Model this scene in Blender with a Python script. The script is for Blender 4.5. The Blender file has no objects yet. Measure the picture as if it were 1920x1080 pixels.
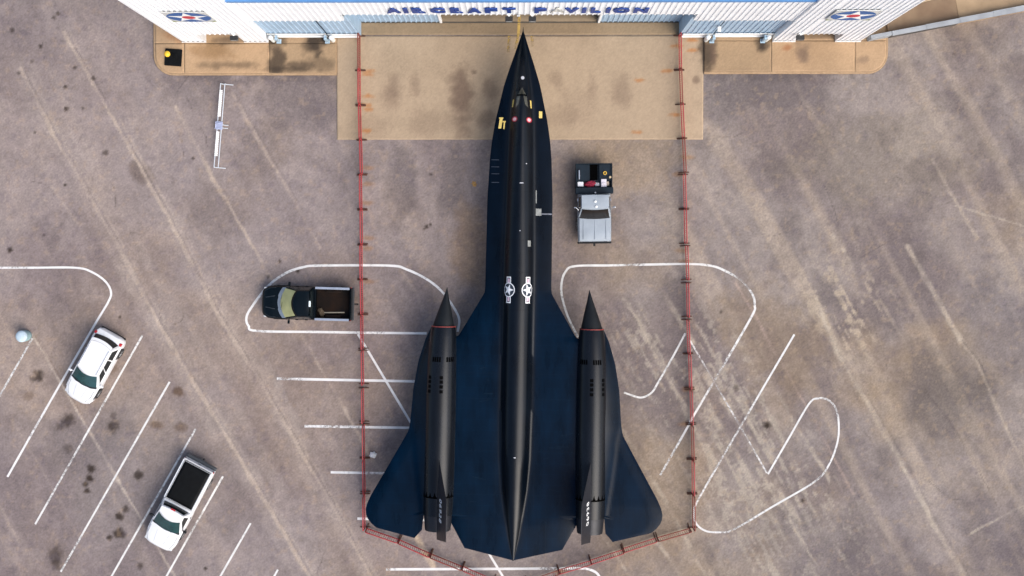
import bpy, bmesh, math, random
import numpy as np
from mathutils import Vector, Matrix, Euler

random.seed(7)
R = math.radians
scene = bpy.context.scene

# ------------------------------------------------------------------ camera
H, F = 68.0, 2142.0                      # drone height (m), focal length in px of a 1920 px wide frame
NAD = (970.0, 480.0)                     # image point straight below the drone
cam_d = bpy.data.cameras.new('camera')
cam = bpy.data.objects.new('camera', cam_d)
scene.collection.objects.link(cam)
scene.camera = cam
cam_d.sensor_width = 36.0
cam_d.lens = 36.0 * F / 1920.0
cam_d.clip_start = 0.5
cam_d.clip_end = 5000.0
cam.location = (0, 0, H)
ROT = Euler((-math.atan((540 - NAD[1]) / F), math.atan((NAD[0] - 960) / F), 0), 'XYZ')
cam.rotation_euler = ROT
RM = np.array(ROT.to_matrix())

# ------------------------------------------------------------------ world, sun, exposure
SUN_EL, SUN_AZ = 46.0, 132.0              # azimuth clockwise from +Y
world = bpy.data.worlds.new('World'); scene.world = world
world.use_nodes = True
wn = world.node_tree.nodes; wl = world.node_tree.links
sky = wn.new('ShaderNodeTexSky'); sky.sky_type = 'NISHITA'; sky.sun_disc = False
sky.sun_elevation = R(SUN_EL); sky.sun_rotation = R(SUN_AZ)
sky.dust_density = 4.0; sky.air_density = 1.0; sky.ozone_density = 1.0
bg = wn['Background']; bg.inputs['Strength'].default_value = 0.11
wl.new(sky.outputs['Color'], bg.inputs['Color'])
sun_d = bpy.data.lights.new('sun', 'SUN'); sun_d.energy = 1.5; sun_d.angle = R(55); sun_d.color = (1.0, 0.972, 0.935)
sun = bpy.data.objects.new('sun', sun_d); scene.collection.objects.link(sun)
sdir = Vector((math.sin(R(SUN_AZ)) * math.cos(R(SUN_EL)), math.cos(R(SUN_AZ)) * math.cos(R(SUN_EL)), math.sin(R(SUN_EL))))
sun.rotation_euler = sdir.to_track_quat('Z', 'Y').to_euler()
sun.location = sdir * 90
vs = scene.view_settings
vs.view_transform = 'Standard'; vs.look = 'None'; vs.gamma = 1.0; vs.use_curve_mapping = False
vs.exposure = 0.9

# ------------------------------------------------------------------ helpers
def P(px, py, z=0.0):
    d = RM @ np.array([(px - 960) / F, (540 - py) / F, -1.0])
    t = (z - H) / d[2]
    return Vector((d[0] * t, d[1] * t, z))
def PY(px, py, Y):
    d = RM @ np.array([(px - 960) / F, (540 - py) / F, -1.0])
    t = Y / d[1]
    return Vector((d[0] * t, Y, H + d[2] * t))
def proj(X, Y, Z):                       # world -> photo px (arrays)
    x, y, z = X, Y, Z - H
    c = RM.T
    cx = c[0, 0] * x + c[0, 1] * y + c[0, 2] * z
    cy = c[1, 0] * x + c[1, 1] * y + c[1, 2] * z
    cz = c[2, 0] * x + c[2, 1] * y + c[2, 2] * z
    return 960 + F * cx / -cz, 540 - F * cy / -cz
def lin(r, g, b):
    f = lambda c: (c / 255 / 12.92) if c / 255 <= 0.04045 else ((c / 255 + 0.055) / 1.055) ** 2.4
    return (f(r), f(g), f(b))

COL = scene.collection
def link(o, parent=None):
    COL.objects.link(o)
    if parent is not None: o.parent = parent
    return o
def tag(o, label=None, cat=None, group=None, kind=None):
    if label: o['label'] = label
    if cat: o['category'] = cat
    if group: o['group'] = group
    if kind: o['kind'] = kind
    return o
def empty(name, loc=(0, 0, 0), rz=0.0, parent=None):
    o = bpy.data.objects.new(name, None); o.empty_display_size = 0.2
    o.location = loc; o.rotation_euler = (0, 0, rz)
    return link(o, parent)
def copy_tree(o, parent=None):
    c = o.copy(); COL.objects.link(c); c.parent = parent
    for ch in list(o.children): copy_tree(ch, c)
    return c

MATS = {}
def mat(name, col, rough=0.6, metal=0.0, var=0.12, scale=3.0, bump=0.0, bscale=40.0, spec=0.5, coat=0.0, attr=None, col2=None, emit=None, vscale=None):
    if name in MATS: return MATS[name]
    m = bpy.data.materials.new(name); m.use_nodes = True
    nt = m.node_tree; b = nt.nodes['Principled BSDF']
    b.inputs['Roughness'].default_value = rough; b.inputs['Metallic'].default_value = metal
    b.inputs['Specular IOR Level'].default_value = spec
    if coat: b.inputs['Coat Weight'].default_value = coat; b.inputs['Coat Roughness'].default_value = 0.08
    tc = nt.nodes.new('ShaderNodeTexCoord')
    n = nt.nodes.new('ShaderNodeTexNoise'); n.inputs['Scale'].default_value = scale; n.inputs['Detail'].default_value = 5
    if vscale:
        mp = nt.nodes.new('ShaderNodeMapping'); mp.inputs['Scale'].default_value = vscale
        nt.links.new(tc.outputs['Object'], mp.inputs['Vector']); nt.links.new(mp.outputs['Vector'], n.inputs['Vector'])
    else: nt.links.new(tc.outputs['Object'], n.inputs['Vector'])
    mx = nt.nodes.new('ShaderNodeMix'); mx.data_type = 'RGBA'
    mr = nt.nodes.new('ShaderNodeMapRange'); mr.inputs['From Min'].default_value = 0.3; mr.inputs['From Max'].default_value = 0.7
    nt.links.new(n.outputs['Fac'], mr.inputs['Value']); nt.links.new(mr.outputs['Result'], mx.inputs['Factor'])
    if attr:
        a = nt.nodes.new('ShaderNodeAttribute'); a.attribute_name = attr
        mul1 = nt.nodes.new('ShaderNodeMix'); mul1.data_type = 'RGBA'; mul1.blend_type = 'MULTIPLY'; mul1.inputs['Factor'].default_value = 1
        mx.inputs['A'].default_value = (1 - var,) * 3 + (1,); mx.inputs['B'].default_value = (1 + var,) * 3 + (1,)
        nt.links.new(a.outputs['Color'], mul1.inputs['A']); nt.links.new(mx.outputs['Result'], mul1.inputs['B'])
        nt.links.new(mul1.outputs['Result'], b.inputs['Base Color'])
    else:
        c2 = col2 if col2 else tuple(c * (1 - var) for c in col); c1 = col if col2 else tuple(min(1, c * (1 + var)) for c in col)
        mx.inputs['A'].default_value = (*c1, 1); mx.inputs['B'].default_value = (*c2, 1)
        nt.links.new(mx.outputs['Result'], b.inputs['Base Color'])
    rr = nt.nodes.new('ShaderNodeMapRange'); rr.inputs['To Min'].default_value = max(0.03, rough - 0.08); rr.inputs['To Max'].default_value = min(1, rough + 0.08)
    nt.links.new(n.outputs['Fac'], rr.inputs['Value']); nt.links.new(rr.outputs['Result'], b.inputs['Roughness'])
    if bump:
        n2 = nt.nodes.new('ShaderNodeTexNoise'); n2.inputs['Scale'].default_value = bscale; n2.inputs['Detail'].default_value = 4
        nt.links.new(tc.outputs['Object'], n2.inputs['Vector'])
        bp = nt.nodes.new('ShaderNodeBump'); bp.inputs['Strength'].default_value = bump; bp.inputs['Distance'].default_value = 0.02
        nt.links.new(n2.outputs['Fac'], bp.inputs['Height']); nt.links.new(bp.outputs['Normal'], b.inputs['Normal'])
    MATS[name] = m
    return m

def paint_mat(name, col, wear=0.45, scale=5.0):
    """road paint that has worn away in flakes"""
    m = mat(name, col, 0.75, var=0.1, scale=2.0)
    nt = m.node_tree; b = nt.nodes['Principled BSDF']; out = nt.nodes['Material Output']
    tc = nt.nodes.new('ShaderNodeTexCoord')
    n = nt.nodes.new('ShaderNodeTexNoise'); n.inputs['Scale'].default_value = scale; n.inputs['Detail'].default_value = 8; n.inputs['Roughness'].default_value = 0.7
    n3 = nt.nodes.new('ShaderNodeTexNoise'); n3.inputs['Scale'].default_value = 0.35
    nt.links.new(tc.outputs['Object'], n.inputs['Vector']); nt.links.new(tc.outputs['Object'], n3.inputs['Vector'])
    ad = nt.nodes.new('ShaderNodeMath'); ad.operation = 'ADD'
    nt.links.new(n.outputs['Fac'], ad.inputs[0]); nt.links.new(n3.outputs['Fac'], ad.inputs[1])
    mr = nt.nodes.new('ShaderNodeMapRange'); mr.inputs['From Min'].default_value = wear + 0.28; mr.inputs['From Max'].default_value = wear + 0.5
    mr.inputs['To Min'].default_value = 0.12
    nt.links.new(ad.outputs[0], mr.inputs['Value'])
    tr = nt.nodes.new('ShaderNodeBsdfTransparent'); ms = nt.nodes.new('ShaderNodeMixShader')
    nt.links.new(mr.outputs['Result'], ms.inputs['Fac']); nt.links.new(tr.outputs[0], ms.inputs[1]); nt.links.new(b.outputs[0], ms.inputs[2])
    nt.links.new(ms.outputs[0], out.inputs['Surface'])
    return m

def mesh_obj(name, verts, faces, m, parent=None, smooth=False, fm=None):
    me = bpy.data.meshes.new(name)
    me.from_pydata([tuple(v) for v in verts], [], faces)
    for mm in (m if isinstance(m, (list, tuple)) else [m]): me.materials.append(mm)
    if fm is not None: me.polygons.foreach_set('material_index', fm)
    if smooth: me.polygons.foreach_set('use_smooth', [True] * len(me.polygons))
    me.update()
    return link(bpy.data.objects.new(name, me), parent)

class MB:
    """collects shapes of one part"""
    def __init__(s): s.v = []; s.f = []; s.m = []
    def add(s, v, f, mi=0):
        o = len(s.v); s.v += [tuple(p) for p in v]; s.f += [tuple(i + o for i in q) for q in f]; s.m += [mi] * len(f); return s
    def box(s, x0, x1, y0, y1, z0, z1, mi=0, bev=0.0):
        if bev <= 0:
            v = [(x, y, z) for z in (z0, z1) for y in (y0, y1) for x in (x0, x1)]
            return s.add(v, [(0, 2, 3, 1), (4, 5, 7, 6), (0, 1, 5, 4), (2, 6, 7, 3), (0, 4, 6, 2), (1, 3, 7, 5)], mi)
        bev = min(bev, (x1 - x0) * .45, (y1 - y0) * .45, (z1 - z0) * .45)
        def ring(i, z):
            a, b, c, d = x0 + i, x1 - i, y0 + i, y1 - i; e = bev
            return [(a + e, c, z), (b - e, c, z), (b, c + e, z), (b, d - e, z), (b - e, d, z), (a + e, d, z), (a, d - e, z), (a, c + e, z)]
        return s.loft([ring(bev, z0), ring(0, z0 + bev), ring(0, z1 - bev), ring(bev, z1)], mi)
    def loft(s, rings, mi=0, caps=True, closed=True):
        n = len(rings[0]); o = len(s.v)
        for r in rings: s.v += [tuple(p) for p in r]
        for i in range(len(rings) - 1):
            for j in range(n if closed else n - 1):
                k = (j + 1) % n
                s.f.append((o + i * n + j, o + i * n + k, o + (i + 1) * n + k, o + (i + 1) * n + j)); s.m.append(mi)
        if caps and closed:
            s.f.append(tuple(o + j for j in reversed(range(n)))); s.m.append(mi)
            q = o + (len(rings) - 1) * n
            s.f.append(tuple(q + j for j in range(n))); s.m.append(mi)
        return s
    def tube(s, a, b, r, seg=8, r2=None, mi=0):
        a = Vector(a); b = Vector(b); d = (b - a).normalized()
        u = d.orthogonal().normalized(); w = d.cross(u); r2 = r if r2 is None else r2
        rg = lambda c, q: [c + (u * math.cos(2 * math.pi * i / seg) + w * math.sin(2 * math.pi * i / seg)) * q for i in range(seg)]
        return s.loft([rg(a, r), rg(b, r2)], mi)
    def lathe(s, prof, c, axis='Z', seg=20, mi=0, caps=True):
        rings = []
        for r, h in prof:
            rg = []
            for i in range(seg):
                a = 2 * math.pi * i / seg; x, y = r * math.cos(a), r * math.sin(a)
                rg.append((c[0] + x, c[1] + y, c[2] + h) if axis == 'Z' else ((c[0] + h, c[1] + x, c[2] + y) if axis == 'X' else (c[0] + y, c[1] + h, c[2] + x)))
            rings.append(rg)
        return s.loft(rings, mi, caps)
    def grid(s, nu, nv, fn, mi=0, flip=False):
        o = len(s.v)
        for i in range(nu + 1):
            for j in range(nv + 1): s.v.append(tuple(fn(i / nu, j / nv)))
        for i in range(nu):
            for j in range(nv):
                a = o + i * (nv + 1) + j; q = (a, a + nv + 1, a + nv + 2, a + 1)
                s.f.append(q[::-1] if flip else q); s.m.append(mi)
        return s
    def build(s, name, m, parent=None, smooth=False):
        o = mesh_obj(name, s.v, s.f, m, parent, smooth, s.m)
        return o
def shade(o, ang=35):
    me = o.data
    me.polygons.foreach_set('use_smooth', [True] * len(me.polygons))
    bm = bmesh.new(); bm.from_mesh(me)
    bmesh.ops.recalc_face_normals(bm, faces=bm.faces)
    for e in bm.edges:
        if len(e.link_faces) == 2 and e.calc_face_angle(0) > R(ang): e.smooth = False
    bm.to_mesh(me); bm.free(); me.update()
    return o

# ------------------------------------------------------------------ numpy noise
_rng = np.random.default_rng(11)
_T = _rng.random((512, 512))
def vn(U, V, seed=0):
    U = np.asarray(U, float) + seed * 37.31; V = np.asarray(V, float) + seed * 91.7
    i = np.floor(U).astype(int); j = np.floor(V).astype(int); a = U - i; b = V - j
    a = a * a * (3 - 2 * a); b = b * b * (3 - 2 * b)
    g = lambda x, y: _T[x % 512, y % 512]
    return (g(i, j) * (1 - a) + g(i + 1, j) * a) * (1 - b) + (g(i, j + 1) * (1 - a) + g(i + 1, j + 1) * a) * b
def fbm(U, V, seed=0, oct=4):
    s = 0; a = .5; t = 0
    for k in range(oct):
        s = s + a * vn(U * 2 ** k, V * 2 ** k, seed + k * 5); t += a; a *= .55
    return s / t
def sstep(a, b, x):
    t = np.clip((x - a) / (b - a), 0, 1); return t * t * (3 - 2 * t)
def segdist(px, py, a, b):
    ax, ay = a; bx, by = b; dx, dy = bx - ax, by - ay
    t = np.clip(((px - ax) * dx + (py - ay) * dy) / (dx * dx + dy * dy + 1e-9), 0, 1)
    return np.hypot(px - ax - t * dx, py - ay - t * dy)
def blend(C, m, col):
    for k in range(3): C[..., k] = C[..., k] * (1 - m) + col[k] * m

# ------------------------------------------------------------------ ground
K = 0.80                                  # photo value -> albedo at this exposure
def A(r, g, b): return tuple(c * K for c in lin(r, g, b))

def paint_ground(px, py):
    C = np.zeros(px.shape + (3,))
    C[:] = A(143, 131, 129)
    du, dv = (px * .47 + py * .883), (px * .883 - py * .47)      # along / across the paving lanes
    right = sstep(900, 1500, px)
    m = fbm(px / 260, py / 260, 1); blend(C, sstep(.40, .72, m) * .65, A(152, 138, 134))
    m = fbm(px / 200, py / 200, 2); blend(C, sstep(.42, .72, m) * (.50 + .25 * right), A(116, 103, 104))
    m = fbm(px / 230, py / 230, 3); blend(C, sstep(.42, .72, m) * (.35 + .45 * right), A(151, 131, 113))
    m = fbm(px / 60, py / 60, 4); blend(C, sstep(.5, .8, m) * (.30 + .3 * right), A(112, 101, 101))
    m = fbm(px / 45, py / 45, 14); blend(C, sstep(.52, .8, m) * .3, A(164, 150, 144))
    # lane streaks
    m = vn(du / 700, dv / 34, 5) * .6 + vn(du / 260, dv / 13, 6) * .4
    blend(C, sstep(.55, .85, m) * (.20 + .28 * right), A(170, 153, 141))
    m = vn(du / 600, dv / 60, 7) * .6 + vn(du / 200, dv / 20, 8) * .4
    blend(C, sstep(.55, .9, m) * .30, A(112, 101, 104))
    # flaking pale crust on the right
    cx_ = 1215 + (py - 600) * .56; reg = (1 - sstep(60, 210, np.abs(px - cx_ - 40))) * sstep(520, 640, py)
    fl = fbm(du / 110, dv / 9, 9, 5) * .62 + fbm(px / 9, py / 9, 10, 4) * .38
    blend(C, sstep(.52, .62, fl) * reg * .55, A(174, 161, 151))
    reg = np.exp(-(((px - 1580) / 90) ** 2 + ((py - 580) / 110) ** 2))
    blend(C, sstep(.5, .62, fl) * reg * .75, A(178, 161, 146))
    # big soft darker / lighter fields
    def blob(x, y, rx, ry, col, k, rot=0.0, seed=20, edge=.55, det=30):
        c, s = math.cos(rot), math.sin(rot); a = (px - x) * c + (py - y) * s; b = -(px - x) * s + (py - y) * c
        d = np.hypot(a / rx, b / ry) + (fbm(px / det, py / det, seed) - .5) * .9
        blend(C, (1 - sstep(edge, 1.15, d)) * k, col)
    for b in [(1790, 735, 125, 125, A(108, 97, 92), .55, 0, 21, .1, 55), (1860, 1000, 130, 80, A(100, 91, 98), .45, .6, 22), (1880, 620, 60, 120, A(112, 104, 110), .4, -.5, 23),
              (1560, 1040, 200, 70, A(118, 108, 110), .35, .3, 24), (1660, 300, 190, 90, A(124, 112, 104), .45, 0, 25), (1450, 170, 120, 40, A(106, 97, 100), .55, 0, 26),
              (1350, 175, 60, 60, A(112, 102, 104), .5, 0, 27), (560, 190, 90, 60, A(108, 99, 101), .55, 0, 28), (380, 165, 90, 40, A(116, 106, 106), .5, 0, 29),
              (755, 340, 32, 90, A(108, 98, 98), .6, .1, 30), (845, 335, 26, 80, A(112, 102, 102), .55, .1, 31), (690, 300, 60, 50, A(118, 108, 108), .4, 0, 32),
              (490, 280, 50, 70, A(118, 106, 102), .4, .5, 33), (410, 400, 70, 60, A(118, 107, 106), .45, .6, 34), (268, 325, 22, 34, A(108, 94, 88), .65, -.5, 35),
              (1180, 300, 110, 60, A(150, 130, 112), .5, 0, 36), (880, 470, 40, 90, A(140, 118, 100), .6, 0, 37), (1460, 640, 130, 90, A(134, 116, 102), .55, .9, 38),
              (1740, 250, 80, 60, A(162, 148, 140), .4, 0, 39), (1740, 980, 120, 60, A(150, 138, 138), .5, .8, 40), (130, 830, 70, 60, A(110, 100, 100), .5, 0, 41),
              (40, 100, 90, 130, A(124, 112, 112), .5, 0, 42), (215, 810, 50, 50, A(112, 102, 102), .45, 0, 43), (1100, 400, 60, 90, A(124, 110, 102), .35, 0, 44), (300, 900, 200, 160, A(126, 117, 115), .35, 0, 45), (660, 640, 120, 60, A(126, 114, 116), .4, 0, 46)]:
        blob(*b)
    # joints and seal lines of the paving lanes
    def line(pts, w, col, k, seed=50, soft=1.0, brk=.35, wob=4.0):
        for a, b in zip(pts[:-1], pts[1:]):
            x0, x1 = min(a[0], b[0]) - 14, max(a[0], b[0]) + 14; y0, y1 = min(a[1], b[1]) - 14, max(a[1], b[1]) + 14
            sel = np.where((px > x0) & (px < x1) & (py > y0) & (py < y1))
            if len(sel[0]) == 0: continue
            X, Y = px[sel], py[sel]
            d = segdist(X + (vn(Y / 25, X / 25, seed) - .5) * wob, Y, a, b)
            wl_ = w * (.45 + .75 * vn(Y / 38, X / 38, seed + 3)); d = d + (fbm(X / 6, Y / 6, seed + 2) - .5) * min(4.0, w * .9)
            mk = (1 - sstep(wl_ * .3, wl_ * (.6 + .5 * soft), d)) * k * (1 - brk + brk * sstep(.35, .62, fbm(X / 18, Y / 18, seed + 1))) * (.35 + .65 * sstep(.25, .6, vn(X / 70, Y / 70, seed + 4)))
            sub = C[sel]
            for q in range(3): sub[:, q] = sub[:, q] * (1 - mk) + col[q] * mk
            C[sel] = sub
    pale, pale2, dark = A(176, 160, 148), A(186, 172, 160), A(92, 82, 82)
    L1 = [(40, 130), (100, 250), (240, 495), (257, 530), (295, 602), (407, 791), (468, 891), (573, 1069), (590, 1100)]
    L2 = [(120, 60), (200, 200), (320, 415), (357, 491), (407, 586), (507, 747), (629, 958), (690, 1069), (710, 1100)]
    for LL_, w_, k_ in ((L1, 34, .30), (L2, 26, .26), ([(x + 45, y) for x, y in L1], 22, .18)):
        for a, b in zip(LL_[:-1], LL_[1:]):
            d = segdist(px + (vn(py / 60, px / 60, 49) - .5) * 16, py, a, b)
            blend(C, (1 - sstep(w_ * .2, w_, d)) * k_ * sstep(.25, .6, fbm(du / 200, dv / 20, 48)) , A(166, 153, 146))
    line(L1, 6, pale, .80, 51); line([(x + 9, y - 3) for x, y in L1], 3, pale, .30, 52); line([(x + 5, y - 2) for x, y in L1], 1.5, dark, .3, 53)
    line(L2, 6, pale, .72, 54); line([(x + 10, y) for x, y in L2], 3, pale, .35, 55); line([(x + 5, y) for x, y in L2], 1.6, dark, .42, 56)
    line([(330, 200), (400, 335), (490, 490), (551, 602), (618, 719), (662, 797), (712, 886), (779, 1002), (830, 1090)], 5, pale, .75, 57)
    line([(435, 175), (520, 322), (600, 465)], 5, pale, .45, 58); line([(440, 172), (525, 320), (605, 463)], 1.4, dark, .35, 59)
    line([(757, 513), (807, 597)], 5, pale, .4, 60); line([(75, 450), (135, 537)], 4, pale, .4, 61); line([(98, 350), (148, 425)], 4, pale, .35, 62)
    line([(61, 627), (114, 716), (167, 808), (222, 902), (267, 980), (328, 1080)], 4, A(188, 174, 162), .62, 63)
    line([(64, 627), (117, 714), (170, 806)], 2.5, A(120, 100, 86), .4, 64); line([(5, 760), (90, 900), (150, 1010)], 3, pale, .3, 65)
    line([(0, 950), (60, 1060)], 4, pale, .3, 66); line([(440, 560), (520, 720), (610, 900)], 10, A(158, 146, 140), .4, 67)
    line([(777, 1000), (812, 1062)], 9, A(196, 176, 156), .75, 68)
    line([(640, 700), (700, 800)], 4, pale, .3, 69)
    R1 = [(1701, 462), (1801, 637), (1832, 675), (1886, 800), (1925, 880)]
    line(R1[:2], 9, pale2, .38, 70, brk=.7); line(R1, 6, pale, .5, 71); line([(x + 3, y + 2) for x, y in R1[1:]], 2.2, A(84, 76, 78), .55, 72)
    R2 = [(1530, 560), (1568, 656), (1625, 752), (1698, 882), (1750, 983), (1803, 1070), (1815, 1095)]
    line(R2, 12, pale, .5, 73); line(R2, 5, pale2, .5, 74); line([(x + 9, y) for x, y in R2[2:]], 2, dark, .3, 75)
    line([(1380, 530), (1418, 598), (1529, 791), (1568, 868), (1601, 926)], 4, A(172, 150, 142), .55, 76)
    for q, (x, y, x2, y2, w) in enumerate([(1168, 805, 1322, 1077, 7), (1128, 1000, 1185, 1090, 5), (1225, 1005, 1280, 1090, 5), (1290, 700, 1470, 1010, 10), (1318, 690, 1500, 985, 12), (1340, 690, 1440, 850, 7), (1250, 560, 1300, 640, 8),
                                           (1200, 620, 1360, 900, 6), (1480, 780, 1560, 905, 7), (1420, 880, 1540, 1075, 5), (1300, 760, 1400, 930, 6), (1560, 440, 1600, 500, 6), (1170, 560, 1230, 665, 5), (1380, 960, 1450, 1080, 4)]):
        line([(x, y), ((x + x2) / 2 + 3, (y + y2) / 2), (x2, y2)], w, A(178, 164, 153), .62, 80 + q * 2, brk=.8)
    line([(1748, 298), (1790, 375), (1833, 446)], 6, pale, .5, 110, brk=.6); line([(1790, 385), (1925, 425)], 3, pale2, .45, 111)
    line([(1820, 1000), (1925, 944)], 5, pale2, .6, 112); line([(1600, 490), (1690, 440)], 1.6, dark, .5, 113)
    line([(1740, 740), (1780, 790), (1830, 870), (1870, 950)], 2, dark, .45, 114)
    # fine cracks
    rr = random.Random(5)
    starts = [(1480, 170), (1560, 230), (1600, 290), (1430, 260), (1680, 330), (1520, 330), (80, 80), (150, 200), (250, 130), (320, 220), (200, 330), (360, 120), (350, 180), (290, 560), (420, 690), (470, 820), (560, 880), (620, 1000), (1640, 620), (1740, 900), (720, 480), (820, 620), (60, 340), (240, 430), (1400, 420), (1850, 200), (1240, 400), (1360, 1020), (1620, 800), (1300, 240)]
    for q, (x, y) in enumerate(starts):
        a = rr.uniform(.6, 1.6); pts = [(x, y)]
        for k in range(rr.randint(5, 9)):
            a += rr.choice((-.55, .5, .1, -.1)) * rr.uniform(.4, 1.3); st = rr.uniform(6, 20); x += math.cos(a) * st; y += math.sin(a) * st; pts.append((x, y))
        line(pts, 1.5, A(92, 82, 82), .5, 120 + q, soft=.6, brk=.8, wob=3)
    # oil spots, blotches
    oil, brown = A(58, 47, 40), A(96, 76, 60)
    for (x, y, r_, q) in [(72, 704, 11, .75), (60, 710, 6, .5), (128, 788, 13, .7), (112, 800, 8, .5), (211, 799, 13, .7), (213, 780, 7, .4), (171, 880, 8, .8), (167, 897, 8, .85), (160, 908, 6, .8), (163, 920, 6, .8), (260, 892, 10, .75), (224, 968, 8, .8), (236, 955, 7, .7),
                          (222, 1000, 10, .8), (206, 1008, 6, .8), (230, 1003, 7, .7), (103, 1040, 15, .6), (106, 1058, 11, .55), (264, 1061, 7, .6), (128, 840, 10, .4), (18, 468, 6, .95), (109, 25, 4, .7), (101, 33, 4, .6), (22, 57, 5, .6), (76, 87, 4, .7), (122, 163, 4, .7), (124, 204, 5, .8), (156, 203, 4, .5), (198, 287, 6, .6), (140, 127, 4, .6), (175, 147, 5, .6), (35, 137, 4, .5), (60, 115, 4, .5),
                          (1438, 798, 8, .9), (1380, 728, 6, .5), (1505, 939, 4, .8), (800, 425, 4, .8), (807, 421, 3, .8), (795, 429, 3, .6), (808, 327, 3, .7), (362, 297, 3, .7), (525, 490, 3, .8), (503, 519, 3, .7), (225, 595, 3, .9), (1352, 585, 3, .6), (558, 508, 4, .7), (65, 248, 3, .5), (122, 347, 3, .8), (82, 441, 3, .6), (385, 1066, 3, .8), (1790, 100, 5, .3)]:
        blob(x, y, r_ * 1.2, r_ * 1.2, oil, min(.95, q * 1.1), 0, int(x) % 90, .3, max(3.0, r_ * .6))
    for (x, y, rx, ry, q) in [(333, 734, 17, 10, .75), (294, 797, 20, 10, .6), (339, 802, 14, 12, .55), (52, 742, 12, 10, .4), (212, 690, 10, 12, .45), (1140, 890, 14, 10, .2), (690, 800, 16, 5, .3)]:
        blob(x, y, rx, ry, brown, q, 0, int(x) % 80, .4, 12)
    # rust that has run off the barrier feet
    for (x, y) in [(690, 315), (690, 345), (688, 380), (692, 446), (688, 465), (690, 528), (680, 798), (1290, 295), (1272, 327), (1276, 470), (1285, 490), (1290, 730), (1286, 795), (1050, 1072), (868, 1066), (800, 1040)]:
        blob(x, y, 16, 6, A(150, 108, 66), .42, 0, int(x + y) % 70, .3, 8)
    # water and grime next to the pavement kerbs
    k = (1 - sstep(2, 26, np.abs(py - 141))) * sstep(290, 320, px) * (1 - sstep(625, 640, px)) + (1 - sstep(2, 24, np.abs(py - 139))) * sstep(1318, 1330, px) * (1 - sstep(1640, 1670, px))
    blend(C, np.clip(k, 0, 1) * .45 * sstep(.3, .6, fbm(px / 20, py / 20, 160)), A(84, 76, 80))
    m = fbm(px / 16, py / 16, 170, 3); C *= (1 + (m - .5) * .22)[..., None]
    m = fbm(px / 6, py / 6, 171, 2); C *= (1 + (m - .5) * .16)[..., None]
    m = fbm(px / 9, py / 9, 172, 3); blend(C, sstep(.62, .8, m) * .22, A(176, 152, 130))
    m = fbm(px / 11, py / 11, 173, 3); blend(C, sstep(.62, .8, m) * .25, A(104, 94, 104))
    rt = sstep(600, 1300, px)[..., None]; C *= np.array([1.035, 1.025, 1.03]) * (1 - rt) + np.array([1.03, 1.035, 1.0]) * rt
    gm = np.array(A(140, 129, 125)); C = gm * (np.maximum(C, 1e-4) / gm) ** 1.2 * np.array([.960, .980, .955])
    # grain
    g = 1 + (_rng.random(px.shape) - .5) * .22
    C *= g[..., None]
    return np.clip(C, 0.005, 0.9)

def sheet(name, xs, ys, z, paint, m, parent=None, warp=None, skirt=0.0):
    """painted grid sheet; colours go into a colour attribute"""
    X, Y = np.meshgrid(xs, ys); X = X.astype(float); Y = Y.astype(float)
    if warp: X, Y = warp(X, Y)
    ny, nx = X.shape
    px, py = proj(X, Y, np.full_like(X, z))
    C = paint(np.clip(px, -1600, 3500), np.clip(py, -1500, 2400))
    co = np.stack([X, Y, np.full_like(X, z)], -1).reshape(-1, 3)
    idx = np.arange(nx * ny).reshape(ny, nx)
    q = np.stack([idx[:-1, :-1], idx[:-1, 1:], idx[1:, 1:], idx[1:, :-1]], -1).reshape(-1, 4)
    col = np.concatenate([C, np.ones(C.shape[:2] + (1,))], -1).reshape(-1, 4)
    if skirt > 0:
        rim = np.concatenate([idx[0, :], idx[1:, -1], idx[-1, -2::-1], idx[-2:0:-1, 0]])
        base = len(co); low = co[rim].copy(); low[:, 2] = z - skirt
        co = np.concatenate([co, low]); col = np.concatenate([col, col[rim] * np.array([.9, .9, .9, 1])])
        n = len(rim); a = np.arange(n); b = (a + 1) % n
        q = np.concatenate([q, np.stack([rim[b], rim[a], base + a, base + b], -1)])
    me = bpy.data.meshes.new(name)
    me.vertices.add(len(co)); me.vertices.foreach_set('co', co.astype(np.float32).ravel())
    me.loops.add(q.size); me.loops.foreach_set('vertex_index', q.astype(np.int32).ravel())
    me.polygons.add(len(q)); me.polygons.foreach_set('loop_start', np.arange(0, q.size, 4, dtype=np.int32))
    me.update(calc_edges=True)
    ca = me.color_attributes.new('Col', 'FLOAT_COLOR', 'POINT'); ca.data.foreach_set('color', col.astype(np.float32).ravel())
    me.materials.append(m)
    return link(bpy.data.objects.new(name, me), parent)

far = [75, 90, 150, 300, 700, 1600]
gx = np.concatenate([-np.array(far[::-1]), np.arange(-70, -36.2, .6), np.arange(-36, 36.01, 0.08), np.arange(36.6, 70.1, .6), far])
gy = np.concatenate([-np.array(far[::-1]), np.arange(-52, -21.8, .6), np.arange(-21.5, 17.01, 0.08), np.arange(17.6, 52, .6), far])
asphalt = mat('weathered_asphalt', (.2, .18, .18), 0.92, var=0.13, scale=9.0, bump=0.35, bscale=30, spec=.25, attr='Col')
ground = tag(sheet('ground', gx, gy, 0.0, paint_ground, asphalt), 'weathered purple grey asphalt lot with pale diagonal paving joints', None, None, 'structure')

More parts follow.
